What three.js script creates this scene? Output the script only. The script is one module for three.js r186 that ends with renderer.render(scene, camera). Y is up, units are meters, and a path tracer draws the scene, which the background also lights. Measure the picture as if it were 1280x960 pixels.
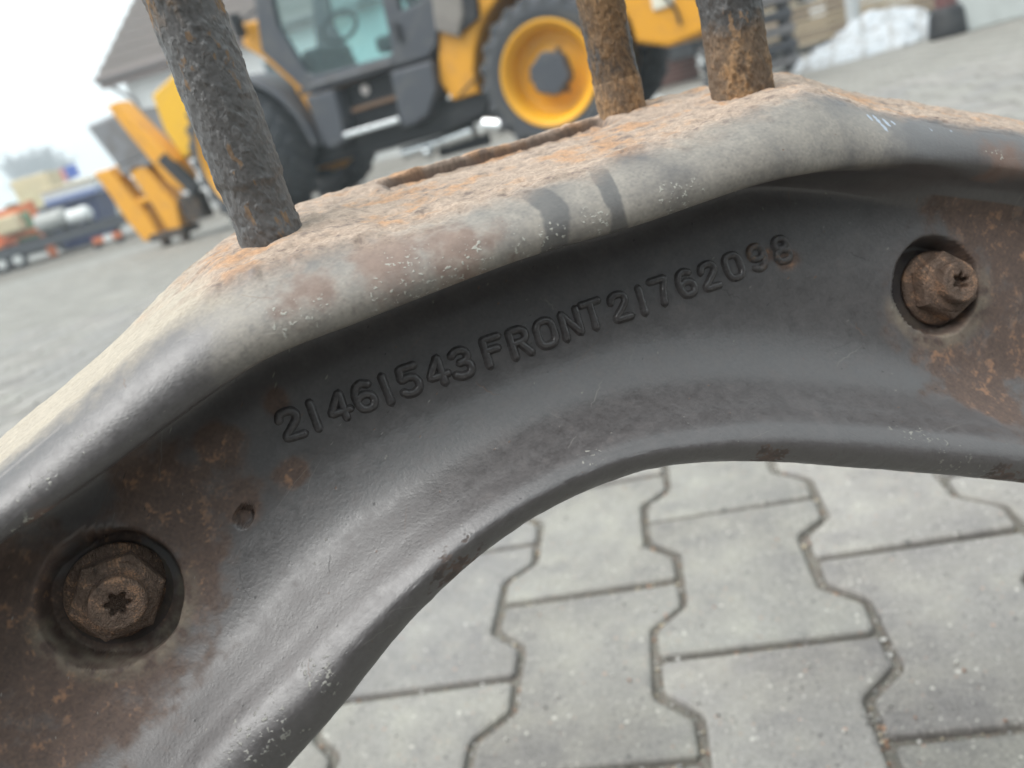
import * as THREE from 'three';
import { RoundedBoxGeometry } from 'three/addons/geometries/RoundedBoxGeometry.js';
import { mergeGeometries } from 'three/addons/utils/BufferGeometryUtils.js';

// ------------------------------------------------------------------ camera, sky, sun, exposure
const V3 = (x, y, z) => new THREE.Vector3(x, y, z);
const scene = new THREE.Scene();
const FPX = 961, ROLL = 16 * Math.PI / 180, PITCH = 19.6 * Math.PI / 180, EYE = V3(0, 0.48, 0);
const camera = new THREE.PerspectiveCamera(2 * Math.atan(480 / FPX) * 180 / Math.PI, 4 / 3, 0.02, 900);
const fw = V3(0, -Math.sin(PITCH), -Math.cos(PITCH)), up0 = V3(0, Math.cos(PITCH), -Math.sin(PITCH)), rt0 = V3(1, 0, 0);
const camR = rt0.clone().multiplyScalar(Math.cos(ROLL)).addScaledVector(up0, -Math.sin(ROLL));
const camU = rt0.clone().multiplyScalar(Math.sin(ROLL)).addScaledVector(up0, Math.cos(ROLL));
camera.position.copy(EYE);
camera.quaternion.setFromRotationMatrix(new THREE.Matrix4().makeBasis(camR, camU, fw.clone().negate()));
camera.focus = 0.236;
camera.userData.fStop = 9.5;
scene.add(camera);

const renderer = new THREE.WebGLRenderer({ antialias: true });
renderer.toneMapping = THREE.LinearToneMapping;
renderer.toneMappingExposure = 3.4;
renderer.shadowMap.enabled = true;

// seeded random numbers and noise
let seed = 12345;
const rnd = () => { seed = (seed * 1664525 + 1013904223) >>> 0; return seed / 4294967296; };
const rr = (a, b) => a + (b - a) * rnd();
const PERM = new Uint8Array(512); { for (let i = 0; i < 256; i++) PERM[i] = i; for (let i = 255; i > 0; i--) { const j = Math.floor(rnd() * (i + 1)); const t = PERM[i]; PERM[i] = PERM[j]; PERM[j] = t; } for (let i = 0; i < 256; i++) PERM[i + 256] = PERM[i]; }
const RV = new Float32Array(256); for (let i = 0; i < 256; i++) RV[i] = rnd() * 2 - 1;
function vn(x, y, z) {
  const xf = Math.floor(x), yf = Math.floor(y), zf = Math.floor(z);
  let u = x - xf, v = y - yf, w = z - zf; const X = xf & 255, Y = yf & 255, Z = zf & 255;
  u = u * u * (3 - 2 * u); v = v * v * (3 - 2 * v); w = w * w * (3 - 2 * w);
  const a = PERM[X] + Y, b = PERM[X + 1] + Y;
  const aa = PERM[a & 255] + Z, ab = PERM[(a + 1) & 255] + Z, ba = PERM[b & 255] + Z, bb = PERM[(b + 1) & 255] + Z;
  const r = (i) => RV[PERM[i & 255]];
  const l = (p, q, t) => p + (q - p) * t;
  return l(l(l(r(aa), r(ba), u), l(r(ab), r(bb), u), v), l(l(r(aa + 1), r(ba + 1), u), l(r(ab + 1), r(bb + 1), u), v), w);
}
function fbm(x, y, z, o = 4) { let s = 0, a = 0.5; for (let i = 0; i < o; i++) { s += a * vn(x, y, z); x = x * 2.03 + 7.1; y = y * 2.03 + 3.7; z = z * 2.03 + 1.3; a *= 0.5; } return s; }
const sstep = (a, b, x) => { const t = Math.min(1, Math.max(0, (x - a) / (b - a))); return t * t * (3 - 2 * t); };
const clamp = (x, a = 0, b = 1) => Math.min(b, Math.max(a, x));
const mix = (a, b, t) => a + (b - a) * t;

// the overcast sky: an even bright layer of cloud, a touch bluer overhead
{
  const W = 512, H = 256, d = new Float32Array(W * H * 4);
  for (let j = 0; j < H; j++) for (let i = 0; i < W; i++) {
    const el = (j / (H - 1) - 0.5) * Math.PI, az = i / W * 2 * Math.PI, s = Math.sin(el), c = Math.cos(el);
    const x = Math.cos(az) * c, z = Math.sin(az) * c;
    const n = fbm(x * 2.2 + 5, s * 3.1, z * 2.2, 4), t = sstep(-0.05, 0.6, s);
    const k = (0.50 - 0.03 * t) * (1 + 0.10 * n), o = (j * W + i) * 4;
    d[o] = k * mix(0.92, 0.845, t); d[o + 1] = k * mix(0.98, 0.955, t); d[o + 2] = k * mix(0.985, 0.99, t); d[o + 3] = 1;
  }
  const t = new THREE.DataTexture(d, W, H, THREE.RGBAFormat, THREE.FloatType);
  t.mapping = THREE.EquirectangularReflectionMapping; t.magFilter = THREE.LinearFilter; t.minFilter = THREE.LinearFilter; t.needsUpdate = true;
  scene.background = t; scene.environment = t;
}
const sun = new THREE.DirectionalLight(0xfffcf8, 1.2);
sun.position.set(-6, 12, 2.5); sun.target.position.set(0, 0.3, -0.5);
sun.castShadow = true; sun.shadow.radius = 90; sun.shadow.mapSize.set(2048, 2048);
Object.assign(sun.shadow.camera, { left: -12, right: 12, top: 12, bottom: -12, near: 0.5, far: 60 });
scene.add(sun, sun.target);

// ------------------------------------------------------------------ helpers
const ray = (x, y) => fw.clone().multiplyScalar(FPX).addScaledVector(camR, x - 640).addScaledVector(camU, 480 - y);   // direction of a photo pixel
const onGround = (x, y, h = 0) => { const d = ray(x, y); return EYE.clone().addScaledVector(d, (h - EYE.y) / d.y); };
const atZ = (x, y, z) => { const d = ray(x, y); return EYE.clone().addScaledVector(d, (z - EYE.z) / d.z); };
const taken = {};
const numbered = (n) => { const k = taken[n] = (taken[n] ?? -1) + 1; return k ? n + '_' + String(k).padStart(3, '0') : n; };
function mesh(name, geo, mat, parent) { const m = new THREE.Mesh(geo, mat); m.name = parent ? name : numbered(name); m.castShadow = m.receiveShadow = true; (parent || scene).add(m); return m; }
function group(name, parent) { const g = new THREE.Group(); g.name = parent ? name : numbered(name); (parent || scene).add(g); return g; }
function tag(o, label, category, grp, kind) { if (label) o.userData.label = label; if (category) o.userData.category = category; if (grp) o.userData.group = grp; if (kind) o.userData.kind = kind; return o; }
const moved = (g, x, y, z) => g.translate(x, y, z);
const box = (w, h, d, x, y, z, r = 0.012) => new RoundedBoxGeometry(w, h, d, 2, Math.min(r, w / 2.1, h / 2.1, d / 2.1)).translate(x, y, z);
function plate(pts, z0, z1, bevel = 0.008, holes = []) {
  const s = new THREE.Shape(pts.map(([x, y]) => new THREE.Vector2(x, y)));
  for (const h of holes) s.holes.push(new THREE.Path(h.map(([x, y]) => new THREE.Vector2(x, y))));
  return new THREE.ExtrudeGeometry(s, { depth: z1 - z0 - 2 * bevel, bevelEnabled: bevel > 0, bevelThickness: bevel, bevelSize: bevel, bevelOffset: -bevel, bevelSegments: 2, steps: 1, curveSegments: 16 }).translate(0, 0, z0 + bevel);
}
function rod(a, b, r, seg = 16, r2 = r) {
  const A = V3(...a), B = V3(...b), d = B.clone().sub(A), L = d.length();
  const g = new THREE.CylinderGeometry(r2, r, L, seg, 1); g.translate(0, L / 2, 0);
  g.applyQuaternion(new THREE.Quaternion().setFromUnitVectors(V3(0, 1, 0), d.normalize())); return g.translate(...a);
}
const merge = (...gs) => mergeGeometries(gs.flat().map((g) => { const q = g.index ? g.toNonIndexed() : g; for (const k of Object.keys(q.attributes)) if (!['position', 'normal', 'uv'].includes(k)) q.deleteAttribute(k); return q; }));
const s2 = (c) => c <= 0.0031308 ? c * 12.92 : 1.055 * Math.pow(c, 1 / 2.4) - 0.055;
function tex(W, H, fn, srgb = true, rep = true) {           // fn(i, j, out) writes linear values
  const d = new Uint8Array(W * H * 4), o = [0, 0, 0];
  for (let j = 0; j < H; j++) for (let i = 0; i < W; i++) {
    fn(i, j, o); const k = (j * W + i) * 4;
    for (let c = 0; c < 3; c++) d[k + c] = clamp(srgb ? s2(Math.max(0, o[c])) : o[c]) * 255 + 0.5; d[k + 3] = 255;
  }
  const t = new THREE.DataTexture(d, W, H); t.magFilter = THREE.LinearFilter; t.minFilter = THREE.LinearMipmapLinearFilter; t.generateMipmaps = true;
  if (rep) t.wrapS = t.wrapT = THREE.RepeatWrapping; if (srgb) t.colorSpace = THREE.SRGBColorSpace; t.needsUpdate = true; return t;
}
const lin = (r, g, b) => new THREE.Color().setRGB(r, g, b);
const std = (c, rough = 0.6, metal = 0, extra = {}) => new THREE.MeshStandardMaterial({ color: c, roughness: rough, metalness: metal, ...extra });
// a weathered finish: patches of dirt over a base colour, uv repeated
function worn(base, dirt, amount, rough, scale = 1, metal = 0) {
  const o2 = rnd() * 90;
  const m = tex(256, 256, (i, j, o) => {
    const x = i / 256, y = j / 256, a = 2 * Math.PI, cx = Math.cos(a * x), sx = Math.sin(a * x), cy = Math.cos(a * y), sy = Math.sin(a * y);
    const n = fbm(cx * 1.5 + o2, sx * 1.5 + cy * 1.5, sy * 1.5, 5), f = vn(i * 0.9, j * 0.9, o2) * 0.06;
    const t = sstep(0.05, 0.45, n + 0.1) * amount; for (let c = 0; c < 3; c++) o[c] = mix(base[c], dirt[c], t) * (1 + f);
  });
  m.repeat.set(scale, scale); return new THREE.MeshStandardMaterial({ map: m, roughness: rough, metalness: metal });
}
// ------------------------------------------------------------------ the yard: bone-shaped concrete pavers
const LAT = 12.5 * Math.PI / 180, PW = 0.158, PL = 0.22, AMP = 0.0155;
const rowD = [Math.cos(LAT), Math.sin(LAT)], colD = [-Math.sin(LAT), Math.cos(LAT)];
const lat2w = (a, b) => [a * rowD[0] + b * colD[0], a * rowD[1] + b * colD[1]];
const yard = tag(group('paved_yard'), 'grey concrete yard laid with interlocking bone-shaped pavers', 'pavement', null, 'structure');
const aggregate = [];
{ for (let i = 0; i < 7000; i++) { const t = rnd(); aggregate.push([rnd() * 1024, rnd() * 1024, rr(0.7, 1.7) + (rnd() < 0.07 ? rr(0.5, 1.6) : 0), t < 0.42 ? 0 : t < 0.9 ? 1 : 2, rnd()]); } }
const pavCol = new Float32Array(1024 * 1024 * 3), pavBump = new Float32Array(1024 * 1024);
for (let j = 0; j < 1024; j++) for (let i = 0; i < 1024; i++) {
    const big = fbm(i / 210, j / 210, 4, 4), mid = fbm(i / 34, j / 34, 11, 4), fine = vn(i * 0.45, j * 0.45, 2), grain = vn(i * 1.1, j * 1.1, 9);
  const k = 0.208 * (1 + 0.40 * big + 0.26 * mid + 0.22 * fine + 0.2 * grain), o = (j * 1024 + i);
  pavCol[o * 3] = k * 1.035; pavCol[o * 3 + 1] = k * (0.98 + 0.02 * big); pavCol[o * 3 + 2] = k * (0.905 - 0.05 * mid);
  pavBump[o] = 0.5 + 0.2 * fine + 0.25 * grain + 0.15 * mid;
}
for (const [x, y, r, kind, t] of aggregate) for (let dj = -3; dj <= 3; dj++) for (let di = -3; di <= 3; di++) {
  const q = Math.hypot(di + 0.3 * t, dj - 0.2); if (q > r) continue; const o = ((Math.floor(y + dj) + 1024) % 1024) * 1024 + (Math.floor(x + di) + 1024) % 1024;
  const c = kind === 0 ? [0.52, 0.50, 0.45] : kind === 1 ? [0.075, 0.072, 0.068] : [0.36, 0.22, 0.16], e = 0.35 + 0.5 * t;
  for (let k = 0; k < 3; k++) pavCol[o * 3 + k] = mix(pavCol[o * 3 + k], c[k], e); pavBump[o] += kind === 1 ? -0.35 * t : 0.15;
}
const pavMapA = tex(1024, 1024, (i, j, o) => { const k = (j * 1024 + i) * 3; o[0] = pavCol[k]; o[1] = pavCol[k + 1]; o[2] = pavCol[k + 2]; });
const pavMapB = tex(1024, 1024, (i, j, o) => { o[0] = o[1] = o[2] = pavBump[j * 1024 + i]; }, false);
const pavMats = [0.93, 1.0, 1.07, 0.985].map((k, i) => new THREE.MeshStandardMaterial({ map: pavMapA, bumpMap: pavMapB, bumpScale: 0.0007, roughness: 0.74, color: lin(k, k * (i === 2 ? 0.985 : 1), k * (i === 0 ? 1.02 : 0.985)) }));
function paverGeo(variant) {
  const hl = PL / 2, we = PW / 2 + AMP, ww = PW / 2 - AMP, e1 = 0.041, e2 = 0.028;
  const right = [[we, -hl], [we, -(hl - e1)], [ww, -(hl - e1 - e2)], [ww, hl - e1 - e2], [we, hl - e1], [we, hl]], ring = [...right, ...right.map(([a, b]) => [-a, -b])];
  const gap = (i, q) => (Math.abs(q[1]) > hl - 1e-6 && Math.abs(ring[(i + 1) % ring.length][1]) > hl - 1e-6 ? 0.0034 : 0.0040), N = ring.length;   // half the joint, wider along the zigzag
  const line = (i) => { const a = ring[i], b = ring[(i + 1) % N], l = Math.hypot(b[0] - a[0], b[1] - a[1]), n = [-(b[1] - a[1]) / l, (b[0] - a[0]) / l], g0 = gap(i, a); return [n[0], n[1], n[0] * a[0] + n[1] * a[1] + g0]; };
  const pts = ring.map((_, i) => { const [a, b, c] = line((i - 1 + N) % N), [d, e, f] = line(i), D = a * e - b * d; return [(c * e - b * f) / D + rr(-1, 1) * 0.0012, (a * f - c * d) / D + rr(-1, 1) * 0.0012]; });
  const cut = []; pts.forEach((q, i) => { const a = pts[(i - 1 + N) % N], b = pts[(i + 1) % N], t = 0.0025 + 0.0025 * rnd(); for (const w of [a, b]) { const l = Math.hypot(w[0] - q[0], w[1] - q[1]); cut.push([q[0] + (w[0] - q[0]) / l * t, q[1] + (w[1] - q[1]) / l * t]); } });   // worn corners
  const s = new THREE.Shape(cut.map((q) => new THREE.Vector2(...q)));
  const g = new THREE.ExtrudeGeometry(s, { depth: 0.05, bevelEnabled: true, bevelThickness: 0.004, bevelSize: 0.004, bevelOffset: -0.004, bevelSegments: 2 });
  g.rotateX(-Math.PI / 2);                                  // shape y -> -z
  g.computeBoundingBox(); g.translate(0, -g.boundingBox.max.y, 0);
  const p = g.attributes.position, u = new Float32Array(p.count * 2), ang = variant * 1.57 + 0.1, ox = rr(0.28, 0.72), oy = rr(0.28, 0.72);
  for (let i = 0; i < p.count; i++) { const x = p.getX(i), z = p.getZ(i) + p.getY(i); u[2 * i] = (x * Math.cos(ang) - z * Math.sin(ang)) / 0.62 + ox; u[2 * i + 1] = (x * Math.sin(ang) + z * Math.cos(ang)) / 0.62 + oy; }
  g.setAttribute('uv', new THREE.BufferAttribute(u, 2)); return g;
}
const pavGeos = [0, 1, 2, 3, 4, 5, 6, 7].map(paverGeo);
const spots = [];
const toPix = (p) => { const d = p.clone().sub(EYE), z = d.dot(fw); return [640 + d.dot(camR) / z * FPX, 480 - d.dot(camU) / z * FPX, z]; };
for (let c = -75; c <= 75; c++) for (let k = -70; k <= 30; k++) {
  const a = -0.05 + PW * (c + 0.5), b = -0.547 + 0.11 + PL * k + (c & 1 ? PL / 2 : 0);
  const [x, z] = lat2w(a, b); if (z > 0.8 || z < -11 || Math.abs(x) > 1.6 + Math.abs(z) * 0.95) continue;
  const [px, py, dz] = toPix(V3(x, 0, z));
  const behind = px > 380 ? (py > 40 && py < 560 && px < 1000) : (px > 250 && py < 900 && py > 330);
  const seen = dz > 0.05 && px > -110 && px < 1390 && py > -20 && py < 1100;
  spots.push({ x, z, score: seen ? (behind ? 0.3 : 1) / (dz * dz) : 0 });
}
spots.sort((p, q) => q.score - p.score);
const place = (o, s) => { o.position.set(s.x, rr(-0.0013, 0.0013), s.z); o.rotation.set(rr(-0.006, 0.006), -LAT + rr(-0.009, 0.009) + (rnd() < 0.5 ? Math.PI : 0), rr(-0.006, 0.006)); };
for (let i = 0; i < 300; i++) { const v = Math.floor(rnd() * 8), m = mesh('paver', pavGeos[v], pavMats[Math.floor(rnd() * 4)], yard); place(m, spots[i]); }
{
  const rest = spots.slice(300), im = new THREE.InstancedMesh(pavGeos[2], pavMats[1], rest.length), o = new THREE.Object3D(); im.name = 'paver_field'; im.userData.kind = 'stuff'; im.castShadow = im.receiveShadow = true;
  rest.forEach((s, i) => { place(o, s); o.updateMatrix(); im.setMatrixAt(i, o.matrix); const k = rr(0.88, 1.06); im.setColorAt(i, lin(k, k, k * 0.99)); }); yard.add(im);
}
// sand in the joints, with grit washed into it
const sandMap = tex(512, 512, (i, j, o) => { const n = fbm(i * 0.02, j * 0.02, 4, 4), f = vn(i * 0.8, j * 0.8, 3), g = vn(i * 0.3, j * 0.3, 30), k = 0.14 * (1 + 0.5 * n + 0.6 * f); o[0] = k * (1.1 + 0.15 * g); o[1] = k; o[2] = k * 0.86; });
const sandB = tex(512, 512, (i, j, o) => { o[0] = o[1] = o[2] = 0.5 + 0.5 * vn(i * 0.8, j * 0.8, 3); }, false);
{
  const g = new THREE.PlaneGeometry(34, 22, 60, 40); g.rotateX(-Math.PI / 2); g.translate(0, -0.0068, -7.5);
  const u = g.attributes.uv; for (let i = 0; i < u.count; i++) u.setXY(i, u.getX(i) * 34 / 0.25, u.getY(i) * 22 / 0.25);
  mesh('joint_sand', g, new THREE.MeshStandardMaterial({ map: sandMap, bumpMap: sandB, bumpScale: 0.001, roughness: 1 }), yard);
  const pg = new THREE.IcosahedronGeometry(1, 0), n = 5200, im = new THREE.InstancedMesh(pg, std(lin(1, 1, 1), 0.85), n), o = new THREE.Object3D(); im.name = 'joint_grit'; im.userData.kind = 'stuff';
  for (let i = 0; i < n; i++) {
    const near = spots[Math.floor(Math.pow(rnd(), 1.3) * 170)], [a0, b0] = [near.x * rowD[0] + near.z * rowD[1], near.x * colD[0] + near.z * colD[1]];
    const t = rr(-0.5, 0.5) * PL, e = Math.abs(t) > PL / 2 - 0.042 ? AMP : Math.abs(t) < PL / 2 - 0.068 ? -AMP : mix(-AMP, AMP, (Math.abs(t) - (PL / 2 - 0.068)) / 0.026);
    const across = rnd() < 0.4, a = across ? a0 + rr(-0.5, 0.5) * PW : a0 + PW / 2 + e + rr(-0.004, 0.004), b = across ? b0 + PL / 2 + rr(-0.003, 0.003) : b0 + t;
    const [x, z] = lat2w(a, b), s = rr(0.0008, 0.0019) * (rnd() < 0.1 ? 1.6 : 1);
    o.position.set(x, -0.0066 + s * 0.5, z); o.scale.set(s, s * rr(0.6, 1), s * rr(0.7, 1.2)); o.rotation.set(rnd() * 6, rnd() * 6, rnd() * 6); o.updateMatrix(); im.setMatrixAt(i, o.matrix);
    const q = rnd(), k = rr(0.2, 0.55); im.setColorAt(i, q < 0.2 ? lin(0.30, 0.19, 0.13) : q < 0.45 ? lin(k, k * 0.85, k * 0.62) : lin(k, k * 0.97, k * 0.92));
  }
  yard.add(im);
  // loose grit and brick crumbs lying on the pavers
  const n2 = 900, im2 = new THREE.InstancedMesh(pg, std(lin(1, 1, 1), 0.85), n2); im2.name = 'loose_grit'; im2.userData.kind = 'stuff';
  for (let i = 0; i < n2; i++) { const sp = spots[Math.floor(Math.pow(rnd(), 1.2) * 140)], s = rr(0.0006, 0.0017); o.position.set(sp.x + rr(-0.1, 0.1), s * 0.4 + 0.0005, sp.z + rr(-0.1, 0.1)); o.scale.setScalar(s); o.rotation.set(rnd() * 6, rnd() * 6, 0); o.updateMatrix(); im2.setMatrixAt(i, o.matrix); const k = rr(0.12, 0.6); im2.setColorAt(i, rnd() < 0.15 ? lin(0.28, 0.16, 0.11) : lin(k, k * 0.96, k * 0.88)); }
  yard.add(im2);
}
// the plain ground beyond the pavers
const farMap = tex(512, 512, (i, j, o) => { const a = 2 * Math.PI / 512, n = fbm(Math.cos(a * i) * 2, Math.sin(a * i) * 2 + Math.cos(a * j) * 2, Math.sin(a * j) * 2, 5), k = 0.25 * (1 + 0.5 * n); o[0] = k; o[1] = k * 0.99; o[2] = k * 0.94; });
{ const g = new THREE.PlaneGeometry(360, 360); g.rotateX(-Math.PI / 2); g.translate(0, -0.03, 0); const u = g.attributes.uv; for (let i = 0; i < u.count; i++) u.setXY(i, u.getX(i) * 60, u.getY(i) * 60); tag(mesh('ground', g, new THREE.MeshStandardMaterial({ map: farMap, roughness: 0.8 })), 'open grey yard surface running out to the horizon', 'ground', null, 'structure'); }
// ------------------------------------------------------------------ the cast beam
const PN = ray(430, 530).normalize().negate();              // its web faces this way
const PC = EYE.clone().addScaledVector(ray(640, 480), 0.25 / FPX);
const onWeb = (x, y, w = 0) => { const d = ray(x, y); const t = PC.clone().addScaledVector(PN, w).sub(EYE).dot(PN) / d.dot(PN); return EYE.clone().addScaledVector(d, t); };
const eU = onWeb(985, 330).sub(onWeb(345, 545)).normalize(), eV = PN.clone().cross(eU).normalize();
const webPt = (u, v, w) => PC.clone().addScaledVector(eU, u).addScaledVector(eV, v).addScaledVector(PN, w);
const uvOf = (p) => { const d = p.clone().sub(PC); return [d.dot(eU), d.dot(eV), d.dot(PN)]; };
const L = [[-160, 800], [-60, 722], [0, 680], [110, 605], [215, 528], [330, 450], [450, 402], [560, 358], [680, 315], [790, 284], [900, 246], [980, 222], [1060, 209], [1150, 206], [1220, 212], [1290, 222], [1380, 244]];
const RD = [[-215, 765], [-110, 675], [-38, 620], [52, 545], [150, 462], [262, 376], [390, 326], [510, 290], [630, 250], [745, 212], [860, 170], [945, 138], [1015, 118], [1100, 142], [1180, 154], [1270, 166], [1370, 188]];
const BK = [[-250, 735], [-135, 640], [-58, 597], [32, 523], [128, 442], [238, 334], [318, 278], [430, 238], [556, 203], [680, 168], [800, 130], [900, 107], [978, 92], [1050, 113], [1140, 129], [1240, 145], [1350, 168]];
const BKW = [-.04, -.04, -.04, -.04, -.035, -.04, -.055, -.065, -.065, -.065, -.065, -.06, -.05, -.04, -.035, -.035, -.035];
const FL = [[-90, 1180], [0, 1060], [60, 970], [120, 890], [190, 810], [270, 720], [370, 620], [460, 560], [560, 515], [660, 475], [770, 440], [850, 425], [940, 420], [1050, 430], [1170, 455], [1280, 470], [1400, 490]];
const CR = [[0, 1300], [95, 1175], [170, 1070], [235, 990], [300, 918], [372, 852], [450, 772], [523, 705], [612, 638], [700, 588], [790, 554], [870, 540], [955, 533], [1070, 537], [1180, 546], [1285, 557], [1400, 570]];
const BT = [[60, 1340], [160, 1210], [240, 1100], [310, 1015], [365, 953], [425, 885], [495, 797], [565, 725], [650, 658], [730, 615], [810, 587], [880, 578], [960, 577], [1070, 584], [1180, 593], [1280, 603], [1400, 615]];
const lp = (a, b, t) => [mix(a[0], b[0], t), mix(a[1], b[1], t)];
let stations = L.map((_, i) => {
  const over = i > 11 ? mix(1, 0.62, clamp((i - 11) / 3)) : 1;
  const fd = clamp((i - 11.2) / 2.2);
  const back = onWeb(...BK[i], BKW[i]), ridge = onWeb(...RD[i], 0.017 * over);
  const P = [back, back.clone().lerp(ridge, 0.45).addScaledVector(eV, 0.001), back.clone().lerp(ridge, 0.82).addScaledVector(eV, 0.0012), ridge,
    onWeb(...lp(RD[i], L[i], 0.42), 0.0255 * over), onWeb(...lp(RD[i], L[i], 0.8), 0.0265 * over), onWeb(...L[i], 0.0235 * over)];
  const l = uvOf(P[6]); P.push(webPt(l[0], l[1] + mix(0.0045, -0.0045, fd), mix(0.013, 0.0068, fd)), webPt(l[0], l[1] + mix(0.004, -0.011, fd), mix(0.0005, 0.0015, fd)));
  P.push(onWeb(...lp(L[i], FL[i], 0.28), 0), onWeb(...lp(L[i], FL[i], 0.62), 0), onWeb(...FL[i], 0.0004), onWeb(...lp(FL[i], CR[i], 0.42), 0.0058), onWeb(...lp(FL[i], CR[i], 0.76), 0.0158), onWeb(...CR[i], 0.0235), onWeb(...lp(CR[i], BT[i], 0.5), 0.0258), onWeb(...BT[i], 0.0185));
  const b = uvOf(P[16]), c = uvOf(P[14]), r = uvOf(P[8]), k = uvOf(back);
  P.push(webPt(b[0], b[1] + 0.004, 0.002), webPt(c[0], c[1] + 0.004, -0.013), webPt(r[0], r[1] - 0.006, -0.014), webPt(k[0], k[1] - 0.013, k[2] + 0.014));
  return P;
});
// the legs at both ends, down to the ground
const turned = (P, ang, dx, dy) => { const c = P.reduce((s, p) => s.add(p), V3(0, 0, 0)).multiplyScalar(1 / P.length), q = new THREE.Quaternion().setFromAxisAngle(PN, ang); return P.map((p) => p.clone().sub(c).applyQuaternion(q).add(c).addScaledVector(eU, dx).add(V3(0, dy, 0))); };
{
  const low = (P) => Math.min(...P.map((p) => p.y)), A = stations[0], Z = stations[16];
  const a2 = turned(A, 0.35, -0.06, 0); const t2 = turned(A, 0.62, -0.075, 0); const d2 = low(t2);
  const a1 = turned(A, 0.2, -0.04, -0.07), foot = turned(A, 0.62, -0.075, -d2 + 0.0005);
  const z1 = turned(Z, -0.35, 0.06, -0.02), z2 = turned(Z, -0.85, 0.12, -0.11), z3 = turned(Z, -1.15, 0.145, 0); const f3 = z3.map((p) => p.clone().add(V3(0, -low(z3) + 0.0005, 0)));
  stations = [foot, a1, ...stations, z1, z2, f3];
}
const K = 21, PER = [34, 10, 20, 26, 22, 16, 6, 3, 14, 26, 26, 22, 22, 20, 20, 16, 5, 2, 2, 2, 4];   // samples in each stretch of the profile
const along = []; stations.forEach((_, i) => { if (i === stations.length - 1) { along.push(i); return; } const n = i < 2 || i > 17 ? 8 : (i < 4 ? 26 : 48); for (let k = 0; k < n; k++) along.push(i + k / n); });
const prof = []; for (let k = 0; k < K; k++) for (let j = 0; j < PER[k]; j++) prof.push(k + j / PER[k]); prof.push(K);
const NU = along.length, NV = prof.length, S1 = stations.length - 1;
const curves = []; for (let k = 0; k < K; k++) curves.push(new THREE.CatmullRomCurve3(stations.map((s) => s[k]), false, 'centripetal'));
const grid = new Float32Array(NU * NV * 3), nor = new Float32Array(NU * NV * 3);
for (let i = 0; i < NU; i++) {
  const c = new THREE.CatmullRomCurve3(curves.map((q) => q.getPoint(along[i] / S1)), true, 'centripetal'), p = V3();
  for (let j = 0; j < NV; j++) { c.getPoint(prof[j] >= K ? 0 : prof[j] / K, p); const o = (i * NV + j) * 3; grid[o] = p.x; grid[o + 1] = p.y; grid[o + 2] = p.z; }
}
const at3 = (i, j) => { i = clamp(i, 0, NU - 1); j = (j + NV - 1) % (NV - 1); const o = (i * NV + j) * 3; return V3(grid[o], grid[o + 1], grid[o + 2]); };
for (let i = 0; i < NU; i++) for (let j = 0; j < NV; j++) {
  const n = at3(i + 1, j).sub(at3(i - 1, j)).cross(at3(i, j + 1).sub(at3(i, j - 1))).normalize(); const o = (i * NV + j) * 3; nor[o] = n.x; nor[o + 1] = n.y; nor[o + 2] = n.z;
}
{ // make normals point outwards (the web's towards PN)
  const i = Math.floor(NU / 2), j = prof.findIndex((k) => k >= 10), o = (i * NV + j) * 3;
  if (nor[o] * PN.x + nor[o + 1] * PN.y + nor[o + 2] * PN.z < 0) for (let k = 0; k < nor.length; k++) nor[k] = -nor[k];
}
const boltL = onWeb(138, 748), boltR = onWeb(1171, 357), dimple = onWeb(305, 645);
const MM = 1000;
const topness = (k) => sstep(3.35, 2.7, k) ;                // how far up on the flange's top a profile position is
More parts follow.
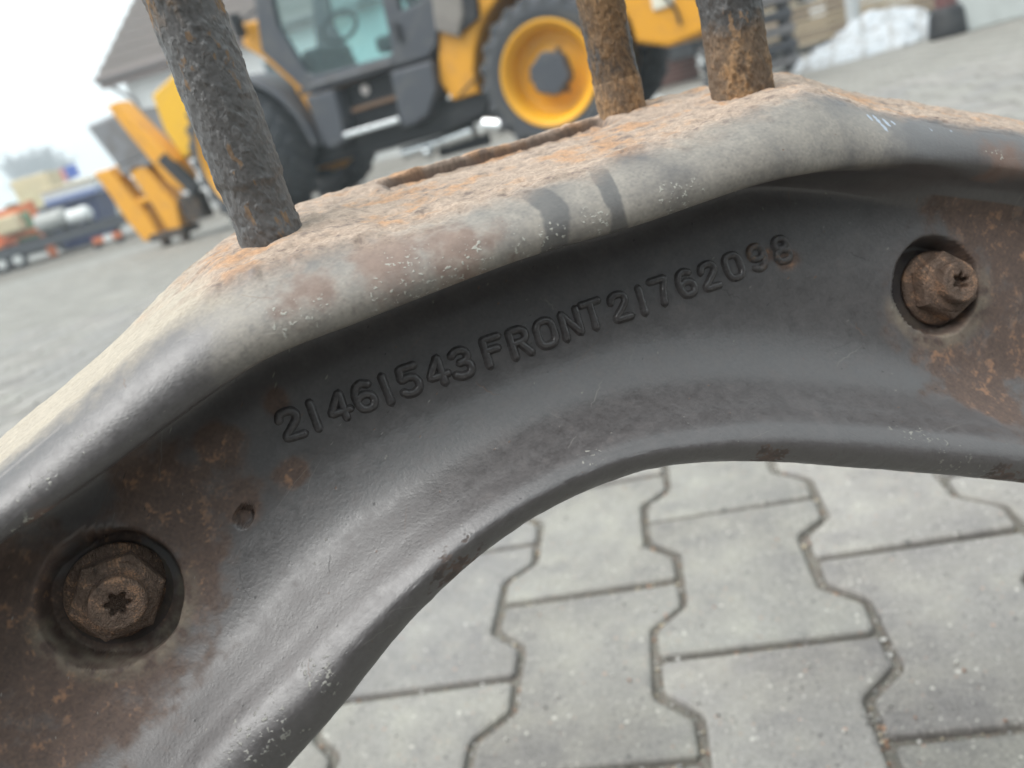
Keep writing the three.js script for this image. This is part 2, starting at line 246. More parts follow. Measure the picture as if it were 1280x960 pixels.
for (let i = 0; i < NU; i++) for (let j = 0; j < NV; j++) {
  const o = (i * NV + j) * 3, k = prof[j], s = along[i] - 2, p = V3(grid[o], grid[o + 1], grid[o + 2]), x = p.x * MM, y = p.y * MM, z = p.z * MM;
  let d = 0.00014 * fbm(x / 24, y / 24, z / 24, 2);      // cast skin
  const kk = k > 20 ? 0 : k, top = topness(kk);
  if (top > 0) {
    const l = fbm(x / 7, y / 7, z / 7, 4), f = vn(x / 1.7, y / 1.7, z / 1.7), pit = sstep(0.1, 0.5, vn(x / 3.1 + 9, y / 3.1, z / 3.1));
    d += top * mix(0.3, 1, sstep(4.3, 5.4, s)) * (0.0013 * l + 0.00018 * f - 0.0005 * pit);
    const slot = sstep(0.30, 0.40, kk) * sstep(0.80, 0.66, kk) * sstep(7.25, 7.6, s) * sstep(9.65, 9.3, s);       // the long slot behind the ridge
    d -= 0.013 * slot;
    d += 0.0008 * sstep(0.02, 0.15, kk) * sstep(0.42, 0.3, kk) * sstep(7.1, 7.6, s) * sstep(9.8, 9.4, s);
    d += 0.0016 * top * sstep(4.9, 5.3, s) * sstep(7.0, 6.5, s) * sstep(0.4, 1.0, kk) * sstep(3.2, 2.6, kk);                  // the pad round the first stud
  }
  if (kk > 3.2 && kk < 6.2) { // lip: dents, runs
    d += 0.0005 * fbm(x / 22, y / 22, z / 22 + 40, 2);
  }
  if (kk > 8 && kk < 13) {
    for (const [c, r, dep] of [[boltL, 0.0200, 0.0085], [boltR, 0.0188, 0.0085], [dimple, 0.0031, 0.0022]]) {
      const q = p.distanceTo(c); if (q > r * 2) continue; const wob = r * (1 + 0.035 * vn(x / 6, y / 6, z / 6));
      d -= dep * sstep(wob, wob - Math.max(0.0007, r * 0.09), q); if (r > 0.01) d += 0.0003 * sstep(wob + 0.006, wob + 0.001, q) * sstep(wob - 0.001, wob + 0.001, q);
    }
  }
  if (kk > 14.8 && kk < 17) d += 0.00025 * fbm(x / 4, y / 4, z / 4 + 9, 3);
  grid[o] += nor[o] * d; grid[o + 1] += nor[o + 1] * d; grid[o + 2] += nor[o + 2] * d;
}
// make the seam meet
for (let i = 0; i < NU; i++) for (let c = 0; c < 3; c++) grid[(i * NV + NV - 1) * 3 + c] = grid[(i * NV) * 3 + c];
const idx = []; for (let i = 0; i < NU - 1; i++) for (let j = 0; j < NV - 1; j++) { const a = i * NV + j, b = a + NV; idx.push(a, b, a + 1, b, b + 1, a + 1); }
const bg = new THREE.BufferGeometry(); bg.setAttribute('position', new THREE.BufferAttribute(grid, 3));
const buv = new Float32Array(NU * NV * 2); for (let i = 0; i < NU; i++) for (let j = 0; j < NV; j++) { buv[(i * NV + j) * 2] = i / (NU - 1); buv[(i * NV + j) * 2 + 1] = j / (NV - 1); }
bg.setAttribute('uv', new THREE.BufferAttribute(buv, 2)); bg.setIndex(idx); bg.computeVertexNormals();
{ // check winding against the outward normals
  const n = bg.attributes.normal, o = Math.floor(NU / 2) * NV + prof.findIndex((k) => k >= 10);
  if (n.getX(o) * PN.x + n.getY(o) * PN.y + n.getZ(o) * PN.z < 0) { for (let t = 0; t < idx.length; t += 3) { const q = idx[t]; idx[t] = idx[t + 1]; idx[t + 1] = q; } bg.setIndex(idx); bg.computeVertexNormals(); }
}

const uvB = { L: uvOf(boltL)[1], R: uvOf(boltR)[1] };
// its coat: charcoal paint, grey dust and bloom on the lip, rust round the bolts, caked rust on top
const TW = 2048, TH = 1024, colT = new Float32Array(TW * TH * 3), rouT = new Float32Array(TW * TH), bmpT = new Float32Array(TW * TH);
const patch = (px, py, w, r) => ({ c: onWeb(px, py, w), r });
const rustWeb = [patch(1240, 490, .004, .034), patch(1180, 430, 0, .022), patch(140, 760, 0, .045), patch(60, 850, 0, .042), patch(40, 940, 0, .04), patch(-40, 760, 0, .06), patch(210, 640, 0, .03), patch(215, 645, 0, .008), patch(240, 715, 0, .013), patch(300, 640, 0, .009), patch(270, 560, 0, .011), patch(150, 800, 0, .03), patch(345, 505, 0, .006), patch(1190, 370, 0, .034), patch(1290, 330, 0, .05), patch(1260, 440, 0, .035), patch(1180, 440, 0, .02), patch(985, 325, 0, .0065), patch(960, 318, 0, .004), patch(365, 590, 0, .007), patch(1250, 270, .005, .045)];
const rustLip = [patch(480, 330, .022, .016), patch(400, 360, .022, .013), patch(560, 315, .024, .011), patch(620, 300, .022, .008), patch(1250, 596, .020, .007), patch(1300, 604, .020, .012), patch(960, 575, .022, .006), patch(575, 712, .022, .007), patch(1260, 200, .018, .016), patch(60, 640, .022, .008)];
const dustLip = [patch(560, 300, .024, .04), patch(760, 240, .024, .035), patch(900, 190, .024, .035), patch(660, 260, .024, .03), patch(1000, 170, .02, .03), patch(420, 370, .022, .03), patch(340, 390, .022, .024), patch(1080, 170, .018, .022)];
const chips = [patch(520, 352, .026, .012), patch(480, 372, .026, .009), patch(400, 395, .026, .008), patch(590, 335, .026, .009), patch(365, 405, .025, .006), patch(690, 290, .026, .008), patch(650, 297, .026, .008), patch(745, 278, .026, .007), patch(840, 247, .026, .008), patch(870, 232, .026, .006), patch(60, 600, .026, .008), patch(20, 655, .026, .010), patch(110, 560, .025, .005), patch(740, 570, .025, .006), patch(560, 345, .026, .008), patch(1250, 190, .018, .008), patch(330, 920, .024, .012), patch(400, 850, .025, .007), patch(1180, 575, .024, .02), patch(560, 330, .025, .006)];
const scuffs = [patch(1098, 148, .017, .0022), patch(1110, 152, .017, .0022), patch(1088, 146, .017, .0018), patch(1105, 160, .018, .002), patch(1196, 158, .016, .0018), patch(1168, 158, .016, .0013), patch(1120, 150, .017, .0016), patch(1210, 172, .017, .001)];
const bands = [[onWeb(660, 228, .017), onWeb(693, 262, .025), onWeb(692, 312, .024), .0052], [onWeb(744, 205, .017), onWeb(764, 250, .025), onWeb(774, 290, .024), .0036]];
const paleTri = patch(728, 245, .024, .0085);
const segD = (p, a, b) => { const ab = b.clone().sub(a), t = clamp(p.clone().sub(a).dot(ab) / ab.lengthSq()); return p.distanceTo(a.clone().addScaledVector(ab, t)); };
const near = (list, p, n, soft = 0.6) => { let m = 0; for (const q of list) { const dx = p.x - q.c.x, dy = p.y - q.c.y, dz = p.z - q.c.z, d = Math.sqrt(dx * dx + dy * dy + dz * dz) / q.r; if (d < 1.8) m = Math.max(m, sstep(1, 1 - soft, d + n)); } return m; };
const P3 = V3();
for (let tj = 0; tj < TH; tj++) {
  const fj = (tj + 0.5) / TH * (NV - 1), j0 = Math.min(NV - 2, Math.floor(fj)), bj = fj - j0; let k = mix(prof[j0], prof[j0 + 1], bj); if (k > 20.2) k = 0; 
  for (let ti = 0; ti < TW; ti++) {
    const fi = (ti + 0.5) / TW * (NU - 1), i0 = Math.min(NU - 2, Math.floor(fi)), bi = fi - i0, a = (i0 * NV + j0) * 3, b = a + NV * 3, T = tj * TW + ti;
    for (let c = 0; c < 3; c++) P3.setComponent(c, (grid[a + c] * (1 - bi) + grid[b + c] * bi) * (1 - bj) + (grid[a + 3 + c] * (1 - bi) + grid[b + 3 + c] * bi) * bj);
    const x = P3.x * MM, y = P3.y * MM, z = P3.z * MM;
    const n1 = fbm(x / 14, y / 14, z / 14, 4), n2 = fbm(x / 3.5 + 30, y / 3.5, z / 3.5, 4), n3 = vn(x / 0.8, y / 0.8, z / 0.8), n4 = vn(x / 0.33, y / 0.33, z / 0.33);
    // paint
    let g = 0.072 * (1 + 0.08 * n1 + 0.22 * n2 + 0.14 * n3), R = g * 1.10, G = g * 1.0, B = g * 1.0, ro = 0.41 + 0.12 * n2 + 0.05 * n3, bp = 0.5 + 0.06 * n3 + 0.015 * n2 + 0.06 * n4;
    if (k > 2 && k < 6.6) { // lip
      const du = clamp(near(dustLip, P3, 0.5 * n1 + 0.3 * n2, 0.75) * (0.75 + 0.35 * n2 + 0.2 * n3)) ;
      R = mix(R, 0.285, du); G = mix(G, 0.256, du); B = mix(B, 0.22, du); ro = mix(ro, 0.62, du);
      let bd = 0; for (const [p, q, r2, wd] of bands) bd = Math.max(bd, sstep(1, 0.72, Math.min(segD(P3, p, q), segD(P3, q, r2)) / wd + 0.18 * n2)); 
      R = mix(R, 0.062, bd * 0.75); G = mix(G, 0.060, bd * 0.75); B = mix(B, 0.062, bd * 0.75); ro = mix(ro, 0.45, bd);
      const rl = near(rustLip, P3, 0.9 * n1 + 0.5 * n2, 0.8) * (1 - bd); R = mix(R, 0.20 + 0.06 * n2, rl * 0.75); G = mix(G, 0.125 + 0.04 * n2, rl * 0.75); B = mix(B, 0.095 + 0.03 * n2, rl * 0.75); ro = mix(ro, 0.75, rl); bp += rl * 0.25 * n2;
    } else if (k >= 13) {
      const rl = near(rustLip, P3, 1.3 * n2 + 0.6 * n3, 0.5) * 0.85; R = mix(R, 0.10 + 0.1 * n2, rl); G = mix(G, 0.062 + 0.05 * n2, rl); B = mix(B, 0.048 + 0.03 * n2, rl); ro = mix(ro, 0.85, rl); bp += rl * 0.4 * (n2 + n3 * 0.5);
    }
    if (k > 7.5 && k < 14) { // web
      const rw = near(rustWeb, P3, 0.8 * n1 + 0.5 * n2, 0.95), q = sstep(0.02, 0.8, rw + 0.25 * n2), hot = sstep(0.12, 0.5, n2 + 0.3 * n3 + 0.25 * n1) * q;
      R = mix(R, mix(0.105, 0.21, hot) * (1 + 0.35 * n2 + 0.25 * n3), q * 0.9); G = mix(G, mix(0.064, 0.112, hot) * (1 + 0.35 * n2 + 0.25 * n3), q * 0.9); B = mix(B, mix(0.047, 0.064, hot) * (1 + 0.35 * n2 + 0.2 * n3), q * 0.9);
      ro = mix(ro, 0.78, q); bp += q * (0.28 * n2 + 0.15 * n3);
      const inL = P3.distanceTo(boltL), inR = P3.distanceTo(boltR), dd = Math.min(inL, inR);
      const ring = sstep(0.0262, 0.0215, dd + 0.003 * n2) * sstep(0.0178, 0.0192, dd) * sstep(0.005, -0.006, uvOf(P3)[1] - (inL < inR ? uvB.L : uvB.R) + 0.006 * n1) * (0.45 + 1.3 * n2);
      if (ring > 0) { R = mix(R, 0.20, ring); G = mix(G, 0.165, ring); B = mix(B, 0.125, ring); ro = mix(ro, 0.9, ring); bp += 0.2 * ring * n3; }
      if (dd < 0.0176) { R = mix(R, 0.055 * (1 + 0.6 * n2), 0.8); G = mix(G, 0.042 * (1 + 0.6 * n2), 0.8); B = mix(B, 0.036, 0.8); ro = 0.85; }
    }
    // pale chips and lime bloom, scuffs of pale paint
    if ((k > 3 && k < 6.4) || k > 13.5) { const c = near(chips, P3, 1.1 * n1 + 0.5 * n2, 0.9) , sp = sstep(0.33, 0.5, vn(x / 1.0 + 50, y / 1.0, z / 1.0) * 0.65 + 0.4 * vn(x / 0.45, y / 0.45 + 20, z / 0.45)) * sstep(0.1, 0.6, c), dk = k > 13.5 ? 0.6 : 0.95; R = mix(R, 0.36, sp * dk); G = mix(G, 0.35, sp * dk); B = mix(B, 0.31, sp * dk); ro = mix(ro, 0.8, sp); bp += 0.35 * sp; }
    if (k > 3 && k < 6.5) for (const q of scuffs) { const e = P3.clone().sub(q.c), dd = Math.hypot(e.dot(eU) * 2.2, e.dot(eV) * 0.9, e.dot(PN) * 0.5) / q.r, m = sstep(1, 0.6, dd + 0.35 * n3); if (m > 0) { R = mix(R, 0.33, m); G = mix(G, 0.38, m); B = mix(B, 0.46, m); } }
    // caked rust and sand on the top; dark slot tone paints in its shade
    const top = k < 6 || k > 20 ? sstep(3.5, 2.3, k + 0.6 * n1 + 0.35 * n2) : 0;
    if (top > 0) {
      const or = sstep(-0.02, 0.5, n1 + 0.5 * n2) * mix(0.25, 1, sstep(4.6, 5.6, along[Math.round(fi)] - 2 + n1)), dk = sstep(0.15, 0.5, -n2 + 0.3 * n3 - 0.1), v = 1 + 0.4 * n2 + 0.25 * n3 + 0.15 * n4;
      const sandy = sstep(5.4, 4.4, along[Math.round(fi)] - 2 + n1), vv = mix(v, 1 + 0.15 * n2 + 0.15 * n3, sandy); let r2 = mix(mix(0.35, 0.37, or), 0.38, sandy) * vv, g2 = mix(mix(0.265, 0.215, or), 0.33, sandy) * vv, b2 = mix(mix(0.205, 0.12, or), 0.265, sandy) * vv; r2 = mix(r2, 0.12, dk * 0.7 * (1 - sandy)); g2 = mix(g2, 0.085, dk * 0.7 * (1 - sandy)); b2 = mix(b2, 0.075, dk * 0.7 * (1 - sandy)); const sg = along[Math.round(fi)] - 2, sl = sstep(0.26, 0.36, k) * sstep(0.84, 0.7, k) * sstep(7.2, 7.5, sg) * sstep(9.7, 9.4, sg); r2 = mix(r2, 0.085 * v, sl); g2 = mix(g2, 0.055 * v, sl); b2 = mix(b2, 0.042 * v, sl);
      R = mix(R, r2, top); G = mix(G, g2, top); B = mix(B, b2, top); ro = mix(ro, 0.95, top); bp = mix(bp, 0.5 + 0.4 * n2 + 0.3 * n3 + 0.1 * n4, top);
    }
    colT[T * 3] = R; colT[T * 3 + 1] = G; colT[T * 3 + 2] = B; rouT[T] = ro; bmpT[T] = bp;
  }
}
// flecks, pits and scratches in the coat
const vRow = (k) => prof.findIndex((q) => q >= k) / (NV - 1) * TH;
for (let s = 0; s < 430; s++) {
  const u = rr(0.06, 0.95) * TW, v = mix(vRow(rnd() < 0.3 ? 3.4 : 8.8), vRow(rnd() < 0.3 ? 6.2 : 16), rnd()), kind = rnd(), line = rnd() < 0.16, len = line ? rr(8, 34) : rr(0.6, 2.2), dir = line ? rr(0.2, 1.3) * (rnd() < 0.5 ? -1 : 1) : rr(0, 3), wd = line ? 0.75 : rr(0.6, 1.9);
  const c = kind < 0.5 ? [0.24, 0.225, 0.20] : kind < 0.8 ? [0.02, 0.019, 0.018] : [0.17, 0.085, 0.045], a = rr(0.35, 0.9) * (line ? 0.5 : 1), R = Math.ceil(Math.max(len, wd) + 1);
  for (let dj = -R; dj <= R; dj++) for (let di = -R; di <= R; di++) {
    const x = Math.floor(u) + di, y = Math.floor(v) + dj; if (x < 0 || y < 0 || x >= TW || y >= TH) continue;
    const p = Math.cos(dir) * di + Math.sin(dir) * dj, q = -Math.sin(dir) * di + Math.cos(dir) * dj + (line ? 1.6 * vn(p / 6, s, 2) : 0), m = sstep(1.25, 0.75, Math.hypot(p / len, q / wd) + 0.25 * vn(x * 0.9, y * 0.9, s)) * a; if (m <= 0) continue;
    const T = y * TW + x; for (let k = 0; k < 3; k++) colT[T * 3 + k] = mix(colT[T * 3 + k], c[k], m); bmpT[T] += m * (kind < 0.5 ? 0.2 : -0.35); rouT[T] = mix(rouT[T], 0.8, m);
  }
}
const beamMat = new THREE.MeshPhysicalMaterial({ ior: 1.7,
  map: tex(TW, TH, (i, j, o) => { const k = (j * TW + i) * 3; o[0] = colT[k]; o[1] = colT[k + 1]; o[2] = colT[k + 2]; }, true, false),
  roughnessMap: tex(TW, TH, (i, j, o) => { o[0] = o[1] = o[2] = rouT[j * TW + i]; }, false, false), roughness: 1, metalness: 0,
  bumpMap: tex(TW, TH, (i, j, o) => { o[0] = o[1] = o[2] = bmpT[j * TW + i]; }, false, false), bumpScale: 0.00028 });
const beam = tag(group('cast_beam'), 'dark grey arched cast steel beam with raised numbers and three upright studs', 'machine part');
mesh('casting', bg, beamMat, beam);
// ------------------------------------------------------------------ raised casting marks on the web
const GLY = {
  0: [['c', [[.5, 0], [.2, .04], [.05, .25], [.05, .75], [.2, .96], [.5, 1], [.8, .96], [.95, .75], [.95, .25], [.8, .04]]]],
  O: [['c', [[.5, 0], [.18, .05], [.03, .25], [.03, .75], [.18, .95], [.5, 1], [.82, .95], [.97, .75], [.97, .25], [.82, .05]]]],
  1: [['o', [[.5, 0], [.5, 1]]]],
  2: [['o', [[.04, .74], [.12, .93], [.4, 1], [.75, .97], [.92, .8], [.84, .6], [.5, .36], [.14, .12], [.1, .02], [.95, .0]]]],
  3: [['o', [[.08, .88], [.3, 1], [.65, 1], [.88, .87], [.9, .68], [.75, .55], [.42, .52]]], ['o', [[.7, .53], [.92, .4], [.93, .18], [.75, .02], [.35, 0], [.06, .12]]]],
  4: [['o', [[.98, .28], [.02, .28], [.68, 1], [.7, .0]]]],
  5: [['o', [[.9, 1], [.14, 1], [.1, .56], [.45, .63], [.8, .56], [.94, .36], [.88, .12], [.6, 0], [.25, .01], [.06, .12]]]],
  6: [['o', [[.85, .9], [.55, 1], [.22, .9], [.07, .6], [.07, .3], [.2, .06], [.5, 0], [.8, .06], [.93, .28], [.82, .5], [.5, .57], [.2, .5], [.08, .35]]]],
  7: [['o', [[.05, .98], [.94, .98], [.66, .55], [.48, 0]]]],
  8: [['c', [[.5, .53], [.17, .6], [.1, .8], [.25, .97], [.5, 1], [.75, .97], [.9, .8], [.83, .6]]], ['c', [[.5, .53], [.13, .42], [.05, .2], [.22, .03], [.5, 0], [.78, .03], [.95, .2], [.87, .42]]]],
  9: [['o', [[.15, .1], [.45, 0], [.78, .1], [.93, .4], [.93, .7], [.8, .94], [.5, 1], [.2, .94], [.07, .72], [.18, .5], [.5, .43], [.8, .5], [.92, .65]]]],
  F: [['o', [[.08, 0], [.08, 1], [.92, 1]]], ['o', [[.08, .56], [.75, .56]]]],
  R: [['o', [[.06, 0], [.06, 1], [.65, 1], [.9, .88], [.9, .62], [.65, .5], [.06, .5]]], ['o', [[.5, .5], [.95, 0]]]],
  N: [['o', [[.05, 0], [.05, 1], [.93, .02], [.93, 1]]]],
  T: [['o', [[.0, 1], [1, 1]]], ['o', [[.5, 1], [.5, 0]]]],
};
function strokeGeo(pts, closed, r, h) {                     // a rounded ridge along a polyline, skirts sunk into the web
  const dense = [];
  const n0 = pts.length;
  for (let i = 0; i < (closed ? n0 : n0 - 1); i++) { const a = pts[i], b = pts[(i + 1) % n0], m = Math.max(2, Math.round(Math.hypot(b[0] - a[0], b[1] - a[1]) / (r * 0.4))); for (let k = 0; k < m; k++) dense.push([mix(a[0], b[0], k / m), mix(a[1], b[1], k / m)]); }
  if (!closed) dense.push(pts[n0 - 1]);
  for (let it = 0; it < 2; it++) { const c = dense.map((p) => [...p]); for (let i = 0; i < dense.length; i++) { if (!closed && (i === 0 || i === dense.length - 1)) continue; const a = c[(i - 1 + c.length) % c.length], b = c[(i + 1) % c.length]; dense[i] = [(a[0] + 2 * c[i][0] + b[0]) / 4, (a[1] + 2 * c[i][1] + b[1]) / 4]; } }
  const N = dense.length, rows = [], OFF = [-1.5, -1.12, -0.95, -0.6, 0, 0.6, 0.95, 1.12, 1.5], HT = [-0.14, 0.12, 0.55, 0.93, 1.02, 0.93, 0.55, 0.12, -0.14];
  const row = (p, t, sc, hs) => rows.push(OFF.map((o, q) => [p[0] - t[1] * o * r * sc, p[1] + t[0] * o * r * sc, Math.min(HT[q], HT[q] * hs) * h - (1 - hs) * 0.14 * h]));
  const tan = (i) => { const a = dense[closed ? (i - 1 + N) % N : Math.max(0, i - 1)], b = dense[closed ? (i + 1) % N : Math.min(N - 1, i + 1)], l = Math.hypot(b[0] - a[0], b[1] - a[1]) || 1; return [(b[0] - a[0]) / l, (b[1] - a[1]) / l]; };
  const cap = (i, sgn, list) => { const t = tan(i); for (const [e, sc, hs] of list) row([dense[i][0] + sgn * t[0] * e * r, dense[i][1] + sgn * t[1] * e * r], t, sc, hs); };
  if (!closed) cap(0, -1, [[1.75, 0.05, 0], [1.2, 0.62, 0.15], [0.85, 0.82, 0.6], [0.45, 0.95, 0.95]]);
  for (let i = 0; i < N; i++) row(dense[i], tan(i), 1, 1);
  if (closed) rows.push(rows[0]); else cap(N - 1, 1, [[0.45, 0.95, 0.95], [0.85, 0.82, 0.6], [1.2, 0.62, 0.15], [1.75, 0.05, 0]]);
  const pos = [], uv = [], ix = [], M = OFF.length;
  rows.forEach((q, i) => q.forEach(([a, b, c], j) => { const w = c + 0.00010 * vn(a * 900, b * 900, 3) * (c > 0 ? 1 : 0), p = webPt(a, b, w); pos.push(p.x, p.y, p.z); uv.push(a / 0.06, b / 0.06); if (i && j) { const s = i * M + j; ix.push(s, s - M, s - 1, s - 1, s - M, s - M - 1); } }));
  const g = new THREE.BufferGeometry(); g.setAttribute('position', new THREE.Float32BufferAttribute(pos, 3)); g.setAttribute('uv', new THREE.Float32BufferAttribute(uv, 2)); g.setIndex(ix); g.computeVertexNormals(); return g;
}
const coat = (rust) => { const o2 = rnd() * 50; return { map: tex(256, 256, (i, j, o) => { const n = fbm(i / 22 + o2, j / 22, 3, 4), f = vn(i / 3, j / 3, o2), k = 0.072 * (1 + 0.15 * n + 0.25 * f), q = rust * sstep(-0.2, 0.4, n + 0.3 * f); o[0] = mix(k * 1.1, 0.13 * (1 + 0.5 * f), q); o[1] = mix(k, 0.078 * (1 + 0.5 * f), q); o[2] = mix(k, 0.055, q); }), bumpMap: tex(256, 256, (i, j, o) => { o[0] = o[1] = o[2] = 0.5 + 0.3 * vn(i / 5, j / 5, o2) + 0.2 * vn(i / 2, j / 2, o2); }, false), bumpScale: 0.0002, roughness: mix(0.22, 0.5, rust) }; };
const markPaint = new THREE.MeshStandardMaterial(coat(0)), markRust = new THREE.MeshStandardMaterial(coat(0.75));
const MARKS = [['2', 363.5, 529.6], ['1', 392, 519], ['4', 423, 508], ['6', 455, 496], ['1', 483, 487.5], ['5', 512, 475], ['4', 546.5, 462.5], ['3', 577.5, 453], ['F', 617, 438], ['R', 649.5, 427.4], ['O', 682, 416.5], ['N', 713.7, 405], ['T', 741, 393], ['2', 775, 383.5], ['1', 802.5, 375.4], ['7', 826.5, 363.8], ['6', 857.4, 354], ['2', 887, 345], ['0', 916.7, 333.5], ['9', 946.5, 322.8], ['8', 976.2, 312.4]];
MARKS.forEach(([ch, px, py], i) => {
  const [u, v] = uvOf(onWeb(px, py)), hgt = 0.0083, wid = ch === '1' ? 0.004 : 0.0062;
  const sx = rr(-0.0002, 0.0002), sy = rr(-0.0002, 0.0002), lean = rr(-0.05, 0.05);
  const gs = GLY[ch].map(([t, pts]) => strokeGeo(pts.map(([a, b]) => [u + sx + (a - 0.5) * wid + (b - 0.5) * hgt * lean, v + sy + (b - 0.5) * hgt]), t === 'c', 0.00108, 0.0012));
  const m = mesh(/\d/.test(ch) ? 'raised_numeral' : 'raised_letter', gs.length > 1 ? mergeGeometries(gs) : gs[0], i > 18 ? markRust : markPaint, beam);
  if (i === 20) m.userData.label = 'raised numeral stained with rust';
});

// ------------------------------------------------------------------ bolts in their counterbores
const rustBolt = (() => { const o2 = 7; return new THREE.MeshStandardMaterial({ roughness: 0.72, metalness: 0.25,
  map: tex(512, 512, (i, j, o) => { const n = fbm(i / 60, j / 60, 3, 5), f = vn(i / 5, j / 5, o2), h = sstep(0.1, 0.5, n + 0.35 * f), v = 1 + 0.5 * n + 0.3 * f; o[0] = mix(0.15, 0.25, h) * v; o[1] = mix(0.100, 0.148, h) * v; o[2] = mix(0.074, 0.092, h) * v; }),
  bumpMap: tex(512, 512, (i, j, o) => { o[0] = o[1] = o[2] = 0.5 + 0.3 * fbm(i / 16, j / 16, 9, 4) + 0.2 * vn(i / 4, j / 4, 2); }, false), bumpScale: 0.0008 }); })();
function hexGeo(af, h) {                                    // hexagon with the washer-side and the outer corners turned off
  const R = af / Math.sqrt(3), s = new THREE.Shape(); for (let k = 0; k < 6; k++) { const a = k * Math.PI / 3 + 0.2; k ? s.lineTo(Math.cos(a) * R, Math.sin(a) * R) : s.moveTo(Math.cos(a) * R, Math.sin(a) * R); }
  const g = new THREE.ExtrudeGeometry(s, { depth: h - 0.003, bevelEnabled: true, bevelThickness: 0.0015, bevelSize: 0.0014, bevelOffset: -0.0014, bevelSegments: 3 }); return g.translate(0, 0, 0.0015);
}
const uvScale = (g, k = 30) => { const p = g.attributes.position, u = new Float32Array(p.count * 2); for (let i = 0; i < p.count; i++) { u[2 * i] = (p.getX(i) + 0.6 * p.getZ(i)) * k; u[2 * i + 1] = (p.getY(i) + 0.5 * p.getZ(i)) * k; } g.setAttribute('uv', new THREE.BufferAttribute(u, 2)); return g; };
const roughen = (g, amp, f = 900) => { const p = g.attributes.position, n = g.attributes.normal; for (let i = 0; i < p.count; i++) { const d = amp * fbm(p.getX(i) * f, p.getY(i) * f, p.getZ(i) * f, 3); p.setXYZ(i, p.getX(i) + n.getX(i) * d, p.getY(i) + n.getY(i) * d, p.getZ(i) + n.getZ(i) * d); } return g; };
for (const [c, aim, spin, sc] of [[boltL, [160, 420], 0.75, 0.95], [boltR, [430, 530], 0.15, 0.94]]) {
  const b = group('bolt', beam), ax = ray(...aim).normalize().negate();
  b.position.copy(c).addScaledVector(PN, -0.0092).addScaledVector(eU, c === boltR ? 0.0052 : 0).addScaledVector(eV, c === boltR ? -0.0012 : 0.001); b.quaternion.setFromUnitVectors(V3(0, 0, 1), ax); b.rotateZ(spin); b.scale.setScalar(sc);
  const lathe = (pts, seg = 64) => { const g = new THREE.LatheGeometry(pts.map(([r, z]) => new THREE.Vector2(r, z)), seg); g.rotateX(Math.PI / 2); return g; };
  mesh('washer', uvScale(roughen(lathe([[0, 0.001], [0.0150, 0.001], [0.0152, 0.0018], [0.0150, 0.003], [0.0132, 0.0042], [0.010, 0.0045]]), 0.0003)), rustBolt, b);
  mesh('hex_nut', uvScale(hexGeo(0.0238, 0.0072).translate(0, 0, 0.0035)), rustBolt, b);
  mesh('nut_collar', uvScale(roughen(lathe([[0.0112, 0.0102], [0.0108, 0.0113], [0.0098, 0.0119], [0.0080, 0.0120]]), 0.0003)), rustBolt, b);
  // the screw's end with its six-lobed socket
  const s = new THREE.Shape(); s.absarc(0, 0, 0.0080, 0, Math.PI * 2, false); const h = new THREE.Path();
  for (let k = 0; k <= 48; k++) { const a = -k / 48 * Math.PI * 2, r = 0.0031 + 0.00075 * Math.cos(6 * a); k ? h.lineTo(Math.cos(a) * r, Math.sin(a) * r) : h.moveTo(Math.cos(a) * r, Math.sin(a) * r); } s.holes.push(h);
  const e = new THREE.ExtrudeGeometry(s, { depth: 0.0042, bevelEnabled: true, bevelThickness: 0.0011, bevelSize: 0.0011, bevelOffset: -0.0011, bevelSegments: 3, curveSegments: 40 }).translate(0, 0, 0.0112);
  const floor_ = new THREE.CircleGeometry(0.0045, 24).translate(0, 0, 0.0132);
  mesh('screw_end', uvScale(merge(e, floor_)), rustBolt, b);
}

